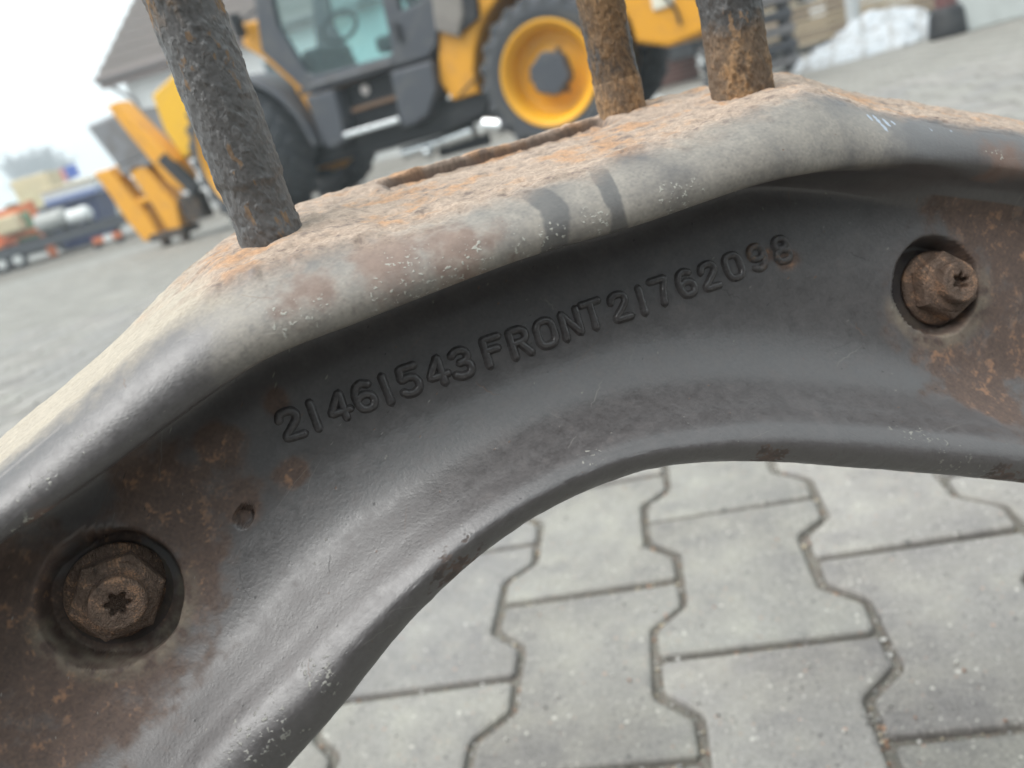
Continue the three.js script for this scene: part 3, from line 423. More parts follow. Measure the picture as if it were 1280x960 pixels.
// ------------------------------------------------------------------ the three studs
function studMat(kind) {
  const W = 512, H = 1024, c = new Float32Array(W * H * 3), hgt = new Float32Array(W * H), ro = new Float32Array(W * H), o2 = 20 * kind;
  for (let j = 0; j < H; j++) for (let i = 0; i < W; i++) {
    const a = i / W * 2 * Math.PI, x = Math.cos(a) * 10.5, z = Math.sin(a) * 10.5, y = j / H * 150, T = j * W + i;   // millimetres
    const n1 = fbm(x / 9 + o2, y / 14, z / 9, 4), n2 = fbm(x / 1.7 + o2, y / 2.6, z / 1.7, 4), n3 = vn(x / 0.7, y / 0.7, z / 0.7 + o2), crust = sstep(0.1, 0.3, n2 + 0.5 * n1);
    let g = (kind === 0 ? 0.105 : 0.075) * (1 + 0.3 * n1 + 0.35 * n2 + 0.2 * n3), R = g * 1.03, G = g * 1.0, B = g * 1.0, q = 0.5 + 0.25 * crust + 0.12 * n2 + 0.10 * n3, r = 0.52 + 0.12 * n2;
    let rust = kind === 0 ? sstep(0.42, 0.58, n1 + 0.6 * n2) * 0.7 + sstep(63, 72, y + 7 * n1) * sstep(-0.25, 0.25, n2 + 0.2 * n1) : kind === 1 ? sstep(-0.25, 0.12, n1 + 0.3 * n2 + 0.35 * (x < 2 ? 1 : -1) * 0.5) + sstep(22, 17, y + 3 * n1) : sstep(31, 23, y + 7 * n1 + 4 * n2) + sstep(0.25, 0.45, n1 + 0.5 * n2) * 0.7;
    rust = clamp(rust); const or = sstep(-0.3, 0.5, 0.9 * n1 + 0.45 * n2 + 0.1 * n3), v = 1 + 0.35 * n2 + 0.25 * n3, bright = kind === 0 ? 0.75 : kind === 1 ? (y < 20 ? 1.15 : 0.72) : 1;
    R = mix(R, mix(0.15, 0.27, or) * v * bright, rust); G = mix(G, mix(0.105, 0.165, or) * v * bright, rust); B = mix(B, mix(0.072, 0.085, or) * v * bright, rust); r = mix(r, 0.9, rust);
    c[T * 3] = R; c[T * 3 + 1] = G; c[T * 3 + 2] = B; hgt[T] = q; ro[T] = r;
  }
  return new THREE.MeshStandardMaterial({ map: tex(W, H, (i, j, o) => { const k = (j * W + i) * 3; o[0] = c[k]; o[1] = c[k + 1]; o[2] = c[k + 2]; }), bumpMap: tex(W, H, (i, j, o) => { o[0] = o[1] = o[2] = hgt[j * W + i]; }, false), bumpScale: 0.0005, roughnessMap: tex(W, H, (i, j, o) => { o[0] = o[1] = o[2] = ro[j * W + i]; }, false), roughness: 1 });
}
[[334, 280, -0.014, 40.5, 0.0], [776, 129, -0.056, 28, 0.6], [926, 101, -0.016, 36.5, 1.2]].forEach(([px, py, w, half, ph], kind) => {
  const base = onWeb(px, py, w), dz = base.clone().sub(EYE).dot(fw), R = half * dz / FPX, NH = 230, NA = 120, Ht = 0.16, pos = [], uv = [], ix = [];
  for (let i = 0; i <= NH; i++) for (let k = 0; k <= NA; k++) {
    const a = (k % NA) / NA * 2 * Math.PI, y = -0.012 + i / NH * Ht, X = Math.cos(a) * 10.5, Z = Math.sin(a) * 10.5, Y = y * MM;
    const n1 = fbm(X / 8 + kind * 20, Y / 12, Z / 8, 3), n2 = fbm(X / 1.9 + 20 * kind, Y / 2.8, Z / 1.9, 4);
    const n5 = vn(X / 0.9, Y / 0.9, Z / 0.9); let r = R * (1 + 0.012 * n1) + 0.0003 * n2 * (kind === 2 ? 1.7 : 1) + 0.00022 * sstep(0.15, 0.28, n2) + 0.00012 * n5;
    if (kind === 0) r += 0.0007 * sstep(0.0125, 0.0150, y + 0.003 * n1) - 0.0006 + 0.0004 * sstep(0.003, -0.001, y);   // flaking coat ends short of the base
    if (kind > 0) r += 0.0004 * sstep(0.0125, 0.008, y + 0.004 * n1);
    if (i === NH) r *= 0.0;
    pos.push(Math.cos(a + ph) * r, i === NH ? Ht - 0.012 : y, -Math.sin(a + ph) * r); uv.push(k / NA, clamp((Y + 14) / 176, 0.01, 0.99));
    if (i && k) { const s = i * (NA + 1) + k; ix.push(s, s - 1, s - NA - 1, s - 1, s - NA - 2, s - NA - 1); }
  }
  const g = new THREE.BufferGeometry(); g.setAttribute('position', new THREE.Float32BufferAttribute(pos, 3)); g.setAttribute('uv', new THREE.Float32BufferAttribute(uv, 2)); g.setIndex(ix); g.computeVertexNormals();
  { const n = g.attributes.normal, s = 100 * (NA + 1) + 10, a = 10 / NA * 2 * Math.PI + ph; if (n.getX(s) * Math.cos(a) - n.getZ(s) * Math.sin(a) < 0) { for (let t = 0; t < ix.length; t += 3) { const q = ix[t]; ix[t] = ix[t + 1]; ix[t + 1] = q; } g.setIndex(ix); g.computeVertexNormals(); }
    for (let i = 0; i <= NH; i++) { const p = i * (NA + 1), q = p + NA, v = V3(n.getX(p) + n.getX(q), n.getY(p) + n.getY(q), n.getZ(p) + n.getZ(q)).normalize(); n.setXYZ(p, v.x, v.y, v.z); n.setXYZ(q, v.x, v.y, v.z); } }
  const m = mesh('stud', g, studMat(kind), beam); m.position.copy(base);
  m.userData.label = ['thick stud with flaking black coat', 'thin stud browned with rust', 'black crusted stud with orange rust at its foot'][kind];
});
// ------------------------------------------------------------------ the yellow telehandler behind
const yellowP = worn([0.72, 0.33, 0.018], [0.50, 0.24, 0.05], 0.4, 0.45, 1), darkP = worn([0.060, 0.065, 0.078], [0.10, 0.10, 0.10], 0.5, 0.55), blackP = worn([0.022, 0.023, 0.027], [0.05, 0.05, 0.05], 0.5, 0.7), rubber = worn([0.06, 0.064, 0.073], [0.10, 0.095, 0.085], 0.6, 0.85), steelG = worn([0.20, 0.20, 0.21], [0.13, 0.11, 0.10], 0.5, 0.5, 1, 0.2), chrome = std(lin(0.75, 0.77, 0.78), 0.25, 0.9), yellowRim = worn([0.78, 0.38, 0.014], [0.62, 0.31, 0.03], 0.35, 0.42, 2);
const tint = new THREE.MeshPhysicalMaterial({ color: lin(0.78, 0.92, 0.92), roughness: 0.04, transmission: 1, thickness: 0, ior: 1.5 });
const loader = tag(group('telehandler'), 'yellow telescopic loader with dark cab and chunky tyres on yellow rims', 'loader');
loader.position.copy(onGround(700, 187)); loader.rotation.y = -0.471;
const latheZ = (pts, seg = 48) => { const g = new THREE.LatheGeometry(pts.map(([r, z]) => new THREE.Vector2(r, z)), seg); g.rotateX(Math.PI / 2); return g; };   // axis along z
function wheel(x, z, steer, flip, big = 1, wide = 1) {
  const w = group('wheel', loader); w.position.set(x, 0.585 * big, z); w.scale.set(big, big, wide); w.rotation.y = steer + (flip ? Math.PI : 0); w.rotation.z = rnd() * 3;
  const tyre = latheZ([[0.375, -0.19], [0.40, -0.215], [0.47, -0.23], [0.53, -0.215], [0.562, -0.18], [0.566, 0], [0.562, 0.18], [0.53, 0.215], [0.47, 0.23], [0.40, 0.215], [0.375, 0.19]], 64), lugs = [];
  for (let k = 0; k < 22; k++) for (const s of [-1, 1]) { const l = new RoundedBoxGeometry(0.075, 0.05, 0.25, 2, 0.012); l.rotateY(s * 0.75); l.translate(0, 0.554, s * 0.11); l.rotateZ((k + (s > 0 ? 0.5 : 0)) / 22 * Math.PI * 2); lugs.push(l); const e = new RoundedBoxGeometry(0.07, 0.075, 0.05, 2, 0.012); e.translate(-s * 0.085 * s, 0.520, s * 0.2); e.rotateZ((k + (s > 0 ? 0.5 : 0)) / 22 * Math.PI * 2); lugs.push(e); }
  const t = mesh('tyre', merge(tyre), rubber, w); mesh('tread', merge(lugs), rubber, t);
  const rim = mesh('rim', latheZ([[0.395, 0.205], [0.40, 0.222], [0.39, 0.23], [0.37, 0.222], [0.35, 0.185], [0.325, 0.15], [0.315, 0.06], [0.29, 0.04], [0.22, 0.04], [0.195, 0.075], [0.13, 0.08], [0.0, 0.08]], 64), yellowRim, w);
  const hub = new THREE.Shape(); for (let k = 0; k <= 90; k++) { const a = k / 90 * Math.PI * 2, r = 0.162 + 0.008 * Math.cos(6 * a); k ? hub.lineTo(Math.cos(a) * r, Math.sin(a) * r) : hub.moveTo(Math.cos(a) * r, Math.sin(a) * r); }
  const hg = new THREE.ExtrudeGeometry(hub, { depth: 0.09, bevelEnabled: true, bevelThickness: 0.02, bevelSize: 0.02, bevelOffset: -0.02, bevelSegments: 3 }).translate(0, 0, 0.08);
  const studs = []; for (let k = 0; k < 3; k++) { const a = k / 3 * Math.PI * 2 + 0.4; studs.push(box(0.05, 0.03, 0.05, 0.172, 0, 0.1, 0.008).rotateZ(a)); }
  mesh('hub', merge(hg, studs), darkP, w);
}
wheel(0.08, -0.12, 0, false); wheel(-3.14, -0.10, -0.34, false, 1.12, 1.35); wheel(0.08, -1.75, 0, true); wheel(-3.42, -1.75, -0.1, true);
const LP = (name, geo, mat, parent = loader) => mesh(name, geo, mat, parent);
// rear body with wheel arch
{
  const pts = [[-0.94, 0.78], [-0.86, 0.60], [-0.60, 0.60]]; for (let k = 0; k <= 14; k++) { const a = Math.PI * (1 - k / 14); pts.push([0.08 + Math.cos(a) * 0.69, 0.62 + Math.sin(a) * 0.69]); } pts.push([1.0, 0.53], [1.28, 0.56], [1.38, 0.9], [1.34, 1.6], [0.3, 1.85], [-0.72, 1.75], [-0.80, 1.2]);
  LP('rear_body', plate(pts, -1.75, -0.06, 0.03), yellowP);
  LP('tail_lamp', box(0.16, 0.12, 0.03, 1.02, 0.86, -0.055, 0.01), std(lin(0.75, 0.72, 0.6), 0.3));
  LP('hose', new THREE.TubeGeometry(new THREE.CatmullRomCurve3([V3(0.98, 1.05, -0.04), V3(1.03, 0.9, -0.02), V3(1.10, 0.78, -0.03), V3(1.12, 0.66, -0.04)]), 16, 0.012, 8), blackP);
  LP('body_seam', plate([[-0.78, 0.62], [-0.58, 0.72], [-0.58, 0.735], [-0.78, 0.635]], -0.062, -0.05, 0.002), blackP);
}
LP('chassis', merge(box(3.0, 0.26, 1.3, -1.6, 0.5, -0.95, 0.03), box(0.75, 0.2, 0.3, -0.35, 0.47, -0.35, 0.03)), blackP);
LP('axle', rod([-3.42, 0.55, -1.7], [-3.42, 0.55, -0.2], 0.11), blackP); LP('axle', rod([0.08, 0.58, -1.7], [0.08, 0.58, -0.2], 0.11), blackP);
LP('axle_guard', plate([[-3.0, 0.36], [-2.55, 0.30], [-2.4, 0.38], [-2.5, 0.55], [-3.0, 0.55]], -0.75, -0.62, 0.02), yellowP);
LP('belly_pan', plate([[-2.0, 0.62], [-1.93, 0.36], [-1.1, 0.36], [-0.62, 0.42], [-0.5, 0.62]], -1.2, -0.12, 0.03), blackP);
// cab
{
  const outer = [[-2.56, 1.46], [-2.22, 1.0], [-0.94, 0.985], [-0.84, 1.06], [-0.70, 1.42], [-0.64, 2.35], [-2.30, 2.4]], door = [[-2.30, 1.60], [-2.17, 1.18], [-2.10, 1.13], [-1.30, 1.09], [-1.26, 1.12], [-1.22, 1.55], [-1.22, 2.2], [-2.2, 2.25]], side = [[-1.08, 1.38], [-0.86, 1.40], [-0.80, 1.55], [-0.78, 2.2], [-1.08, 2.22]];
  const cab = LP('cab', merge(plate(outer, -0.10, -0.02, 0.015, [door, side]), plate(outer, -0.96, -0.90, 0.015, [door.map(([x, y]) => [x, y]), side]), box(1.7, 0.08, 1.0, -1.48, 2.40, -0.5, 0.03), box(1.5, 0.06, 0.86, -1.6, 1.04, -0.5, 0.02)), darkP);
  LP('door_glass', plate(door.map(([x, y]) => [x * 1.0, y]), -0.065, -0.059, 0), tint, cab); LP('side_glass', plate(side, -0.065, -0.059, 0), tint, cab);
  LP('far_glass', plate(door, -0.935, -0.929, 0), tint, cab); LP('far_side_glass', plate(side, -0.935, -0.929, 0), tint, cab);
  LP('seat', merge(box(0.42, 0.14, 0.45, -1.35, 1.22, -0.5, 0.05), box(0.12, 0.4, 0.36, -1.12, 1.4, -0.5, 0.05)), blackP);
  LP('steering_wheel', new THREE.TorusGeometry(0.17, 0.018, 8, 28).rotateX(1.2).rotateZ(0.5).translate(-1.98, 1.5, -0.5), blackP);
  LP('dashboard', box(0.2, 0.35, 0.6, -2.2, 1.2, -0.5, 0.04), blackP);
  LP('door_handle', box(0.05, 0.14, 0.03, -1.15, 1.24, -0.0, 0.01), blackP); LP('door_sill', plate([[-2.16, 1.05], [-1.3, 1.02], [-1.3, 1.045], [-2.16, 1.075]], -0.02, 0.005, 0.004), steelG);
  LP('hi_vis_vest', box(0.16, 0.2, 0.12, -0.95, 1.75, -0.5, 0.05), std(lin(0.35, 0.75, 0.08), 0.8)); LP('mirror', merge(box(0.05, 0.2, 0.14, -2.68, 1.72, 0.02, 0.02), rod([-2.66, 1.74, 0], [-2.45, 1.8, -0.05], 0.012)), blackP);
}
LP('cab_duct', plate([[-0.80, 1.15], [-0.62, 1.05], [-0.52, 1.2], [-0.42, 1.9], [-0.68, 1.9]], -0.14, 0.02, 0.02), worn([0.22, 0.20, 0.18], [0.15, 0.13, 0.12], 0.5, 0.6)); LP('rear_grille', plate([[-0.60, 1.08], [-0.42, 1.14], [-0.40, 1.25], [-0.38, 1.9], [-0.5, 1.9]], -0.08, 0.0, 0.01), blackP);
// steps and side panels
LP('side_panel', plate([[-2.24, 0.99], [-1.92, 0.97], [-1.93, 0.75], [-1.98, 0.52], [-2.16, 0.50], [-2.22, 0.56]], -0.3, 0.02, 0.02), darkP);
LP('side_panel', plate([[-1.32, 0.96], [-0.90, 0.95], [-0.93, 0.72], [-1.08, 0.54], [-1.22, 0.50], [-1.36, 0.50], [-1.35, 0.66]], -0.3, 0.03, 0.025), darkP);
LP('step_well', box(0.62, 0.42, 0.1, -1.63, 0.77, -0.22, 0.02), blackP); LP('upper_tread', box(0.52, 0.035, 0.12, -1.60, 0.76, -0.12, 0.008), worn([0.16, 0.09, 0.05], [0.10, 0.08, 0.07], 0.5, 0.8)); LP('lower_tread', box(0.60, 0.045, 0.14, -1.66, 0.575, -0.03, 0.01), chrome); LP('round_sticker', new THREE.CylinderGeometry(0.045, 0.045, 0.008, 20).rotateX(Math.PI / 2).translate(-1.72, 0.90, -0.165), std(lin(0.75, 0.68, 0.66), 0.5));
LP('hydraulic_ram', merge(rod([-1.58, 0.285, -0.25], [-1.14, 0.295, -0.25], 0.055), rod([-1.12, 0.30, -0.25], [-0.82, 0.315, -0.25], 0.065), new THREE.SphereGeometry(0.06, 16, 12).translate(-1.3, 0.24, -0.2)), chrome); LP('ram_bracket', box(0.5, 0.1, 0.12, -1.0, 0.21, -0.35, 0.02), blackP); LP('round_filter', new THREE.CylinderGeometry(0.07, 0.07, 0.16, 20).rotateZ(1.3).translate(-0.54, 0.32, -0.05), chrome);
// mudguard over the front wheel, yellow nose and side strip
{
  const arc = (cx, cy, r, a0, a1, t, n = 18) => { const o = [], q = []; for (let k = 0; k <= n; k++) { const a = mix(a0, a1, k / n); o.push([cx + Math.cos(a) * r, cy + Math.sin(a) * r]); q.unshift([cx + Math.cos(a) * (r - t), cy + Math.sin(a) * (r - t)]); } return [...o, ...q]; };
  LP('mudguard', plate(arc(-3.08, 0.52, 0.84, 0.05, 1.75, 0.05), -0.45, 0.1, 0.015), darkP);
  LP('yellow_strip', plate([[-2.72, 1.75], [-2.52, 1.72], [-2.50, 1.55], [-2.30, 1.22], [-2.20, 0.98], [-2.14, 0.62], [-2.24, 0.60], [-2.31, 0.86], [-2.40, 1.12], [-2.62, 1.42], [-2.78, 1.56]], -0.3, -0.08, 0.025), yellowP);
  LP('boom_nose', plate([[-4.10, 1.46], [-3.75, 1.56], [-3.25, 1.48], [-3.20, 1.02], [-3.55, 0.90], [-4.02, 0.80], [-4.12, 1.1]], -0.55, -0.12, 0.03), worn([0.75, 0.42, 0.012], [0.60, 0.33, 0.04], 0.4, 0.4)); LP('boom', box(3.6, 0.30, 0.42, -2.0, 1.02, -1.25, 0.03).rotateZ(0.03), yellowP);
}
// the grab bucket carried in front
{
  const LP = (n, g, m) => mesh(n, g.translate(-0.16, 0.0, 0), m, loader);
  LP('lift_arm', plate([[-4.50, 1.50], [-4.36, 1.50], [-4.12, 1.12], [-3.92, 0.82], [-3.86, 0.62], [-3.98, 0.50], [-4.12, 0.62], [-4.22, 0.86], [-4.36, 1.15]], -0.25, -0.05, 0.02), yellowP);
  LP('bucket', plate([[-4.98, 1.40], [-4.46, 1.42], [-4.20, 0.95], [-4.78, 0.90]], -0.9, -0.12, 0.04), steelG); LP('bucket_lip', plate([[-4.80, 0.905], [-4.18, 0.955], [-4.15, 0.86], [-4.70, 0.80]], -0.95, -0.1, 0.015), steelG);
  LP('arm_link', plate([[-4.1, 0.85], [-3.98, 0.9], [-3.72, 0.5], [-3.82, 0.42]], -0.1, 0.0, 0.015), blackP);
  LP('clamp_plate', plate([[-5.16, 0.94], [-4.90, 0.93], [-4.82, 0.72], [-4.66, 0.36], [-4.60, 0.12], [-4.86, 0.10], [-4.98, 0.36], [-5.05, 0.62]], -0.3, -0.12, 0.02), yellowP);
  LP('clamp_plate', plate([[-4.64, 0.88], [-4.42, 0.90], [-4.30, 0.66], [-4.18, 0.40], [-4.24, 0.14], [-4.44, 0.16], [-4.50, 0.44], [-4.58, 0.66]], -0.3, -0.10, 0.02), yellowP);
  LP('clamp_bridge', box(0.34, 0.12, 0.15, -4.78, 0.88, -0.25, 0.02), yellowP); LP('clamp_bridge', box(0.3, 0.07, 0.15, -4.72, 0.52, -0.22, 0.02), yellowP);
  LP('clamp_shoe', merge(box(0.5, 0.08, 0.3, -4.45, 0.12, -0.2, 0.02), box(0.07, 0.16, 0.1, -4.52, 0.082, -0.1, 0.015), box(0.07, 0.16, 0.1, -4.22, 0.082, -0.1, 0.015), box(0.3, 0.28, 0.16, -4.02, 0.32, -0.2, 0.03)), worn([0.035, 0.03, 0.028], [0.14, 0.08, 0.04], 0.7, 0.7));
  LP('clamp_ram', rod([-4.62, 0.7, -0.2], [-4.40, 0.2, -0.2], 0.04), blackP); LP('clamp_lamp', box(0.16, 0.1, 0.06, -4.66, 0.66, -0.33, 0.03), std(lin(0.85, 0.85, 0.78), 0.4));
}
const fenceA = worn([0.26, 0.25, 0.22], [0.18, 0.18, 0.15], 0.6, 0.9), fenceB = worn([0.22, 0.23, 0.18], [0.16, 0.15, 0.13], 0.6, 0.9);
// ------------------------------------------------------------------ the rest of the yard
const onG = (px, py) => onGround(px, py);
// unseen block added behind the camera to keep low sky off the beam's face
{
  const g = tag(group('workshop'), 'added unseen grey block with door panels, keeping low sky off the beam', 'light_blocker'); g.position.set(0.5, 0, 3.6);
  mesh('wall', box(17, 4.0, 0.3, 0, 2.0, 0, 0.02), worn([0.26, 0.255, 0.25], [0.19, 0.185, 0.18], 0.5, 0.8, 4), g); mesh('roof', box(17.6, 0.18, 5, 0, 4.1, 2.2, 0.03), worn([0.12, 0.10, 0.09], [0.08, 0.07, 0.06], 0.5, 0.8, 4), g);
  for (let k = -3; k <= 3; k += 2) { const d = mesh('door', box(2.4, 3.4, 0.08, k * 2.4, 1.71, -0.18, 0.02), worn([0.09, 0.10, 0.12], [0.06, 0.06, 0.06], 0.5, 0.6, 2), g); mesh('handle', box(0.05, 0.25, 0.06, 0.9 + k * 2.4, 1.1, -0.25, 0.01), steelG, d); }
}
// house with a brown tiled roof
{
  const z = -30, c = atZ(128, 100, z), g = tag(group('house'), 'white rendered house with brown roof and gutter beyond the loader', 'house'); g.position.set(c.x, 0, z); g.rotation.y = -0.10;
  const eave = c.y, W = 16, D = 9, wall = worn([0.82, 0.80, 0.78], [0.7, 0.68, 0.66], 0.3, 0.9, 2), tile = worn([0.115, 0.088, 0.075], [0.08, 0.066, 0.058], 0.6, 0.85, 3);
  mesh('wall', box(W, eave, D, W / 2 + 0.7, eave / 2, -D / 2, 0.02), wall, g);
  const rise = 7.5, run = D / 2 + 0.6, sl = Math.hypot(rise, run), th = Math.atan2(rise, run), hip = 5.6, X0 = 0.07, X1 = W + 1.37;
  const tri = (...q) => { const gg = new THREE.BufferGeometry(); gg.setAttribute('position', new THREE.Float32BufferAttribute(q.flat(), 3)); gg.setAttribute('uv', new THREE.Float32BufferAttribute(q.flatMap((v) => [v[0] / 4, (v[1] - v[2]) / 4]), 2)); gg.computeVertexNormals(); return gg; };
  const e0 = [X0, eave, 0.6], e1 = [X1, eave, 0.6], e2 = [X1, eave, 0.6 - 2 * run], e3 = [X0, eave, 0.6 - 2 * run], r0 = [X0 + hip, eave + rise, 0.6 - run], r1 = [X1 - hip, eave + rise, 0.6 - run];
  const roof = mesh('roof', merge(tri(e0, e1, r1), tri(e0, r1, r0), tri(e2, e3, r0), tri(e2, r0, r1), tri(e3, e0, r0), tri(e1, e2, r1), tri(e0, e3, e1), tri(e1, e3, e2)), tile, g);
  for (let k = 0; k < 22; k++) { const t = (k + 0.5) / 22, w = X1 - X0 - 2 * hip * t; mesh('tile_course', box(w - 0.15, 0.05, sl / 22 * 1.02, 0, 0, 0, 0.01).rotateX(th - 0.05).translate((X0 + X1) / 2, eave + t * rise + 0.03 * Math.cos(th), 0.6 - t * run + 0.03 * Math.sin(th)), tile, roof); }
  mesh('gutter', rod([0.05, eave - 0.05, 0.62], [W + 1.4, eave - 0.05, 0.62], 0.11), worn([0.16, 0.12, 0.11], [0.1, 0.09, 0.08], 0.4, 0.6), g); mesh('fascia', box(W + 1.25, 0.34, 0.06, W / 2 + 0.72, eave - 0.2, 0.52, 0.01), worn([0.20, 0.13, 0.11], [0.14, 0.10, 0.09], 0.4, 0.7), g);
  mesh('downpipe', merge(rod([0.2, eave - 0.1, 0.55], [0.85, eave - 0.9, 0.08], 0.07), rod([0.85, eave - 0.9, 0.08], [0.85, 0, 0.08], 0.07)), worn([0.25, 0.22, 0.21], [0.2, 0.18, 0.17], 0.4, 0.6), g);
  const w = mesh('window', box(1.3, 1.5, 0.1, 6.2, eave - 1.6, 0.03, 0.02), std(lin(0.7, 0.7, 0.7), 0.5), g); mesh('pane', box(1.1, 1.3, 0.04, 6.2, eave - 1.6, 0.09, 0.005), std(lin(0.05, 0.07, 0.08), 0.1), w);
}
// bare trees on the skyline: trunks, limbs and a mass of twigs
function bareTree(x, z, h, label) {
  const g = tag(group('bare_tree'), label, 'tree', 'bare trees on the skyline'); g.position.set(x, 0, z);
  const bark = new THREE.MeshStandardMaterial({ color: lin(0.19, 0.135, 0.125), roughness: 1 }), limbs = [], twigs = [];
  const grow = (p, d, len, r, lev) => { const e = p.clone().addScaledVector(d, len); if (lev > 1) limbs.push(rod(p.toArray(), e.toArray(), r, 6, r * 0.65)); else { const q = rod(p.toArray(), e.toArray(), Math.max(r, 0.09), 3, 0.05); twigs.push(q); } if (!lev) return; const n = lev > 3 ? 4 : 4; for (let k = 0; k < n; k++) { const dd = d.clone().add(V3(rr(-1, 1), rr(-0.25, 0.75), rr(-1, 1)).multiplyScalar(0.85)).normalize(); grow(p.clone().lerp(e, rr(0.55, 1)), dd, len * rr(0.6, 0.82), r * 0.66, lev - 1); } };
  grow(V3(0, h * 0.2, 0), V3(rr(-.1, .1), 1, 0).normalize(), h * 0.24, h * 0.02, 5);
  mesh('trunk', rod([0, 0, 0], [0, h * 0.22, 0], h * 0.026, 10, h * 0.019), bark, g); mesh('limbs', merge(limbs), bark, g); tag(mesh('crown', merge(twigs), bark, g), null, null, null, 'stuff');
}
{ const z = -150; for (const [px, top, lab] of [[26, 176, 0], [56, 160, 1], [92, 152, 2]]) { const b = atZ(px, 250, z), t = atZ(px, top, z); bareTree(b.x, z + (lab - 1) * 6, t.y * 1.0, ['bare grey tree at the open end of the skyline row', 'bare grey tree in the middle of the skyline row', 'bare grey tree at the house end of the skyline row'][lab]); } }
// hedge and fence line in front of the trees
const leafGeo = (() => { const g = new THREE.PlaneGeometry(0.16, 0.1); return g; })();
function bush(name, label, c, sx, sy, sz, col, n, grp) {
  const g = tag(group(name), label, 'bush', grp); g.position.copy(c); const pos = [], nn = [], gs = [];
  const twig = []; for (let k = 0; k < 7; k++) twig.push(rod([rr(-.1, .1) * sx, 0, rr(-.1, .1) * sz], [rr(-.7, .7) * sx, sy * rr(0.9, 1.6), rr(-.5, .5) * sz], 0.025, 5, 0.008)); mesh('stems', merge(twig), std(lin(0.09, 0.07, 0.05), 1), g);
  for (let k = 0; k < n; k++) { const q = leafGeo.clone(); q.rotateX(rnd() * 6); q.rotateY(rnd() * 6); const a = rnd() * 6.28, r = Math.pow(rnd(), 0.5) * (0.8 + 0.3 * vn(a * 2, sy * 3, k * 0.01)), e = rr(-1, 1); q.translate(Math.cos(a) * r * sx * Math.sqrt(1 - e * e * 0.7), sy + e * sy * 0.95, Math.sin(a) * r * sz); gs.push(q); }
  tag(mesh('foliage', merge(gs), new THREE.MeshPhysicalMaterial({ color: col, roughness: 0.9, side: THREE.DoubleSide, transmission: 0.3, thickness: 0 }), g), null, null, null, 'stuff');
}
{
  const z = -24; const put = (px, py) => { const p = atZ(px, py, z); p.y = 0; return p; };
  bush('hedge_bush', 'pale green bush behind the orange frame', put(45, 290), 0.9, 0.75, 0.5, lin(0.16, 0.19, 0.11), 900, 'bushes along the far edge'); bush('hedge_bush', 'darker green bush beside the blue skip', put(75, 285), 0.8, 0.65, 0.5, lin(0.09, 0.14, 0.08), 900, 'bushes along the far edge');
  const f = tag(group('board_fence'), 'long weathered board fence along the far edge of the yard', 'fence'); const a = atZ(-60, 310, -27), b = atZ(190, 250, -27); f.position.set(a.x, 0, -27);
  const w = b.x - a.x; for (let k = 0; k < 28; k++) mesh('board', box(w / 28 - 0.03, 1.3 + rr(-0.04, 0.04), 0.04, (k + 0.5) * w / 28, 0.66, 0, 0.01), k % 3 ? fenceA : fenceB, f);
}
// ------------------------------------------------------------------ machinery lined up on the far left
const put = (px, py, z) => { const p = atZ(px, py, z); p.y = 0; return p; };
const orangeP = worn([0.60, 0.16, 0.05], [0.45, 0.16, 0.08], 0.4, 0.6), whiteP = worn([0.72, 0.73, 0.72], [0.5, 0.5, 0.48], 0.3, 0.6), creamP = worn([0.66, 0.55, 0.36], [0.5, 0.42, 0.3], 0.3, 0.7), blueP = worn([0.022, 0.035, 0.11], [0.03, 0.03, 0.05], 0.4, 0.5), greyRoll = worn([0.40, 0.40, 0.38], [0.2, 0.2, 0.19], 0.5, 0.6), greenP = worn([0.10, 0.20, 0.11], [0.08, 0.12, 0.08], 0.4, 0.6);
{ // low flatbed trailer the goods stand on
  const z = -15.5, p = put(70, 322, z), g = tag(group('flatbed_trailer'), 'low black flatbed trailer loaded with tanks at the yard edge', 'trailer'); g.position.copy(p); g.rotation.y = 0.05;
  mesh('deck', box(3.6, 0.14, 1.3, 0.1, 0.36, 0, 0.02), blackP, g); mesh('side_rail', box(3.6, 0.1, 0.05, 0.1, 0.30, 0.68, 0.015), darkP, g);
  for (const x of [-1.25, -0.95, -0.65, -0.35]) { const w = group('wheel', g); w.position.set(x, 0.17, 0.62); mesh('tyre', new THREE.TorusGeometry(0.115, 0.052, 12, 28), rubber, w); mesh('hub', latheZ([[0.105, 0.0], [0.1, 0.045], [0.05, 0.06], [0, 0.06]], 24), whiteP, w); }
  mesh('drawbar', rod([1.9, 0.34, 0.2], [2.7, 0.25, 0.3], 0.05), blackP, g); mesh('prop_leg', rod([1.5, 0.3, 0.55], [1.5, 0, 0.55], 0.04), blackP, g);
}
function tank(px, z, r, L, col, label, y0 = 0.43) { const p = put(px, 310, z), g = tag(group('tank'), label, 'tank', 'tanks on the flatbed trailer'); g.position.copy(p).setY(y0); mesh('shell', (() => { const q = new THREE.LatheGeometry([[0, -L / 2], [r * 0.6, -L / 2 + 0.01], [r * 0.93, -L / 2 + 0.05], [r, -L / 2 + 0.12], [r, L / 2 - 0.12], [r * 0.93, L / 2 - 0.05], [r * 0.6, L / 2 - 0.01], [0, L / 2]].map(([a, b]) => new THREE.Vector2(a, b)), 32); q.rotateZ(Math.PI / 2); return q.translate(0, r + 0.03, 0); })(), col, g); for (const x of [-L * 0.28, L * 0.28]) mesh('saddle', box(0.06, 0.12, r * 1.3, x, 0.06, 0, 0.01), blackP, g); mesh('filler_cap', new THREE.CylinderGeometry(0.05, 0.06, 0.06, 16).translate(0, 2 * r + 0.05, 0), blackP, g); }
tank(82, -15.4, 0.19, 0.62, greyRoll, 'pale grey rounded tank on the flatbed trailer'); tank(118, -15.4, 0.15, 0.46, whiteP, 'small white tank at the drawbar end of the flatbed'); 
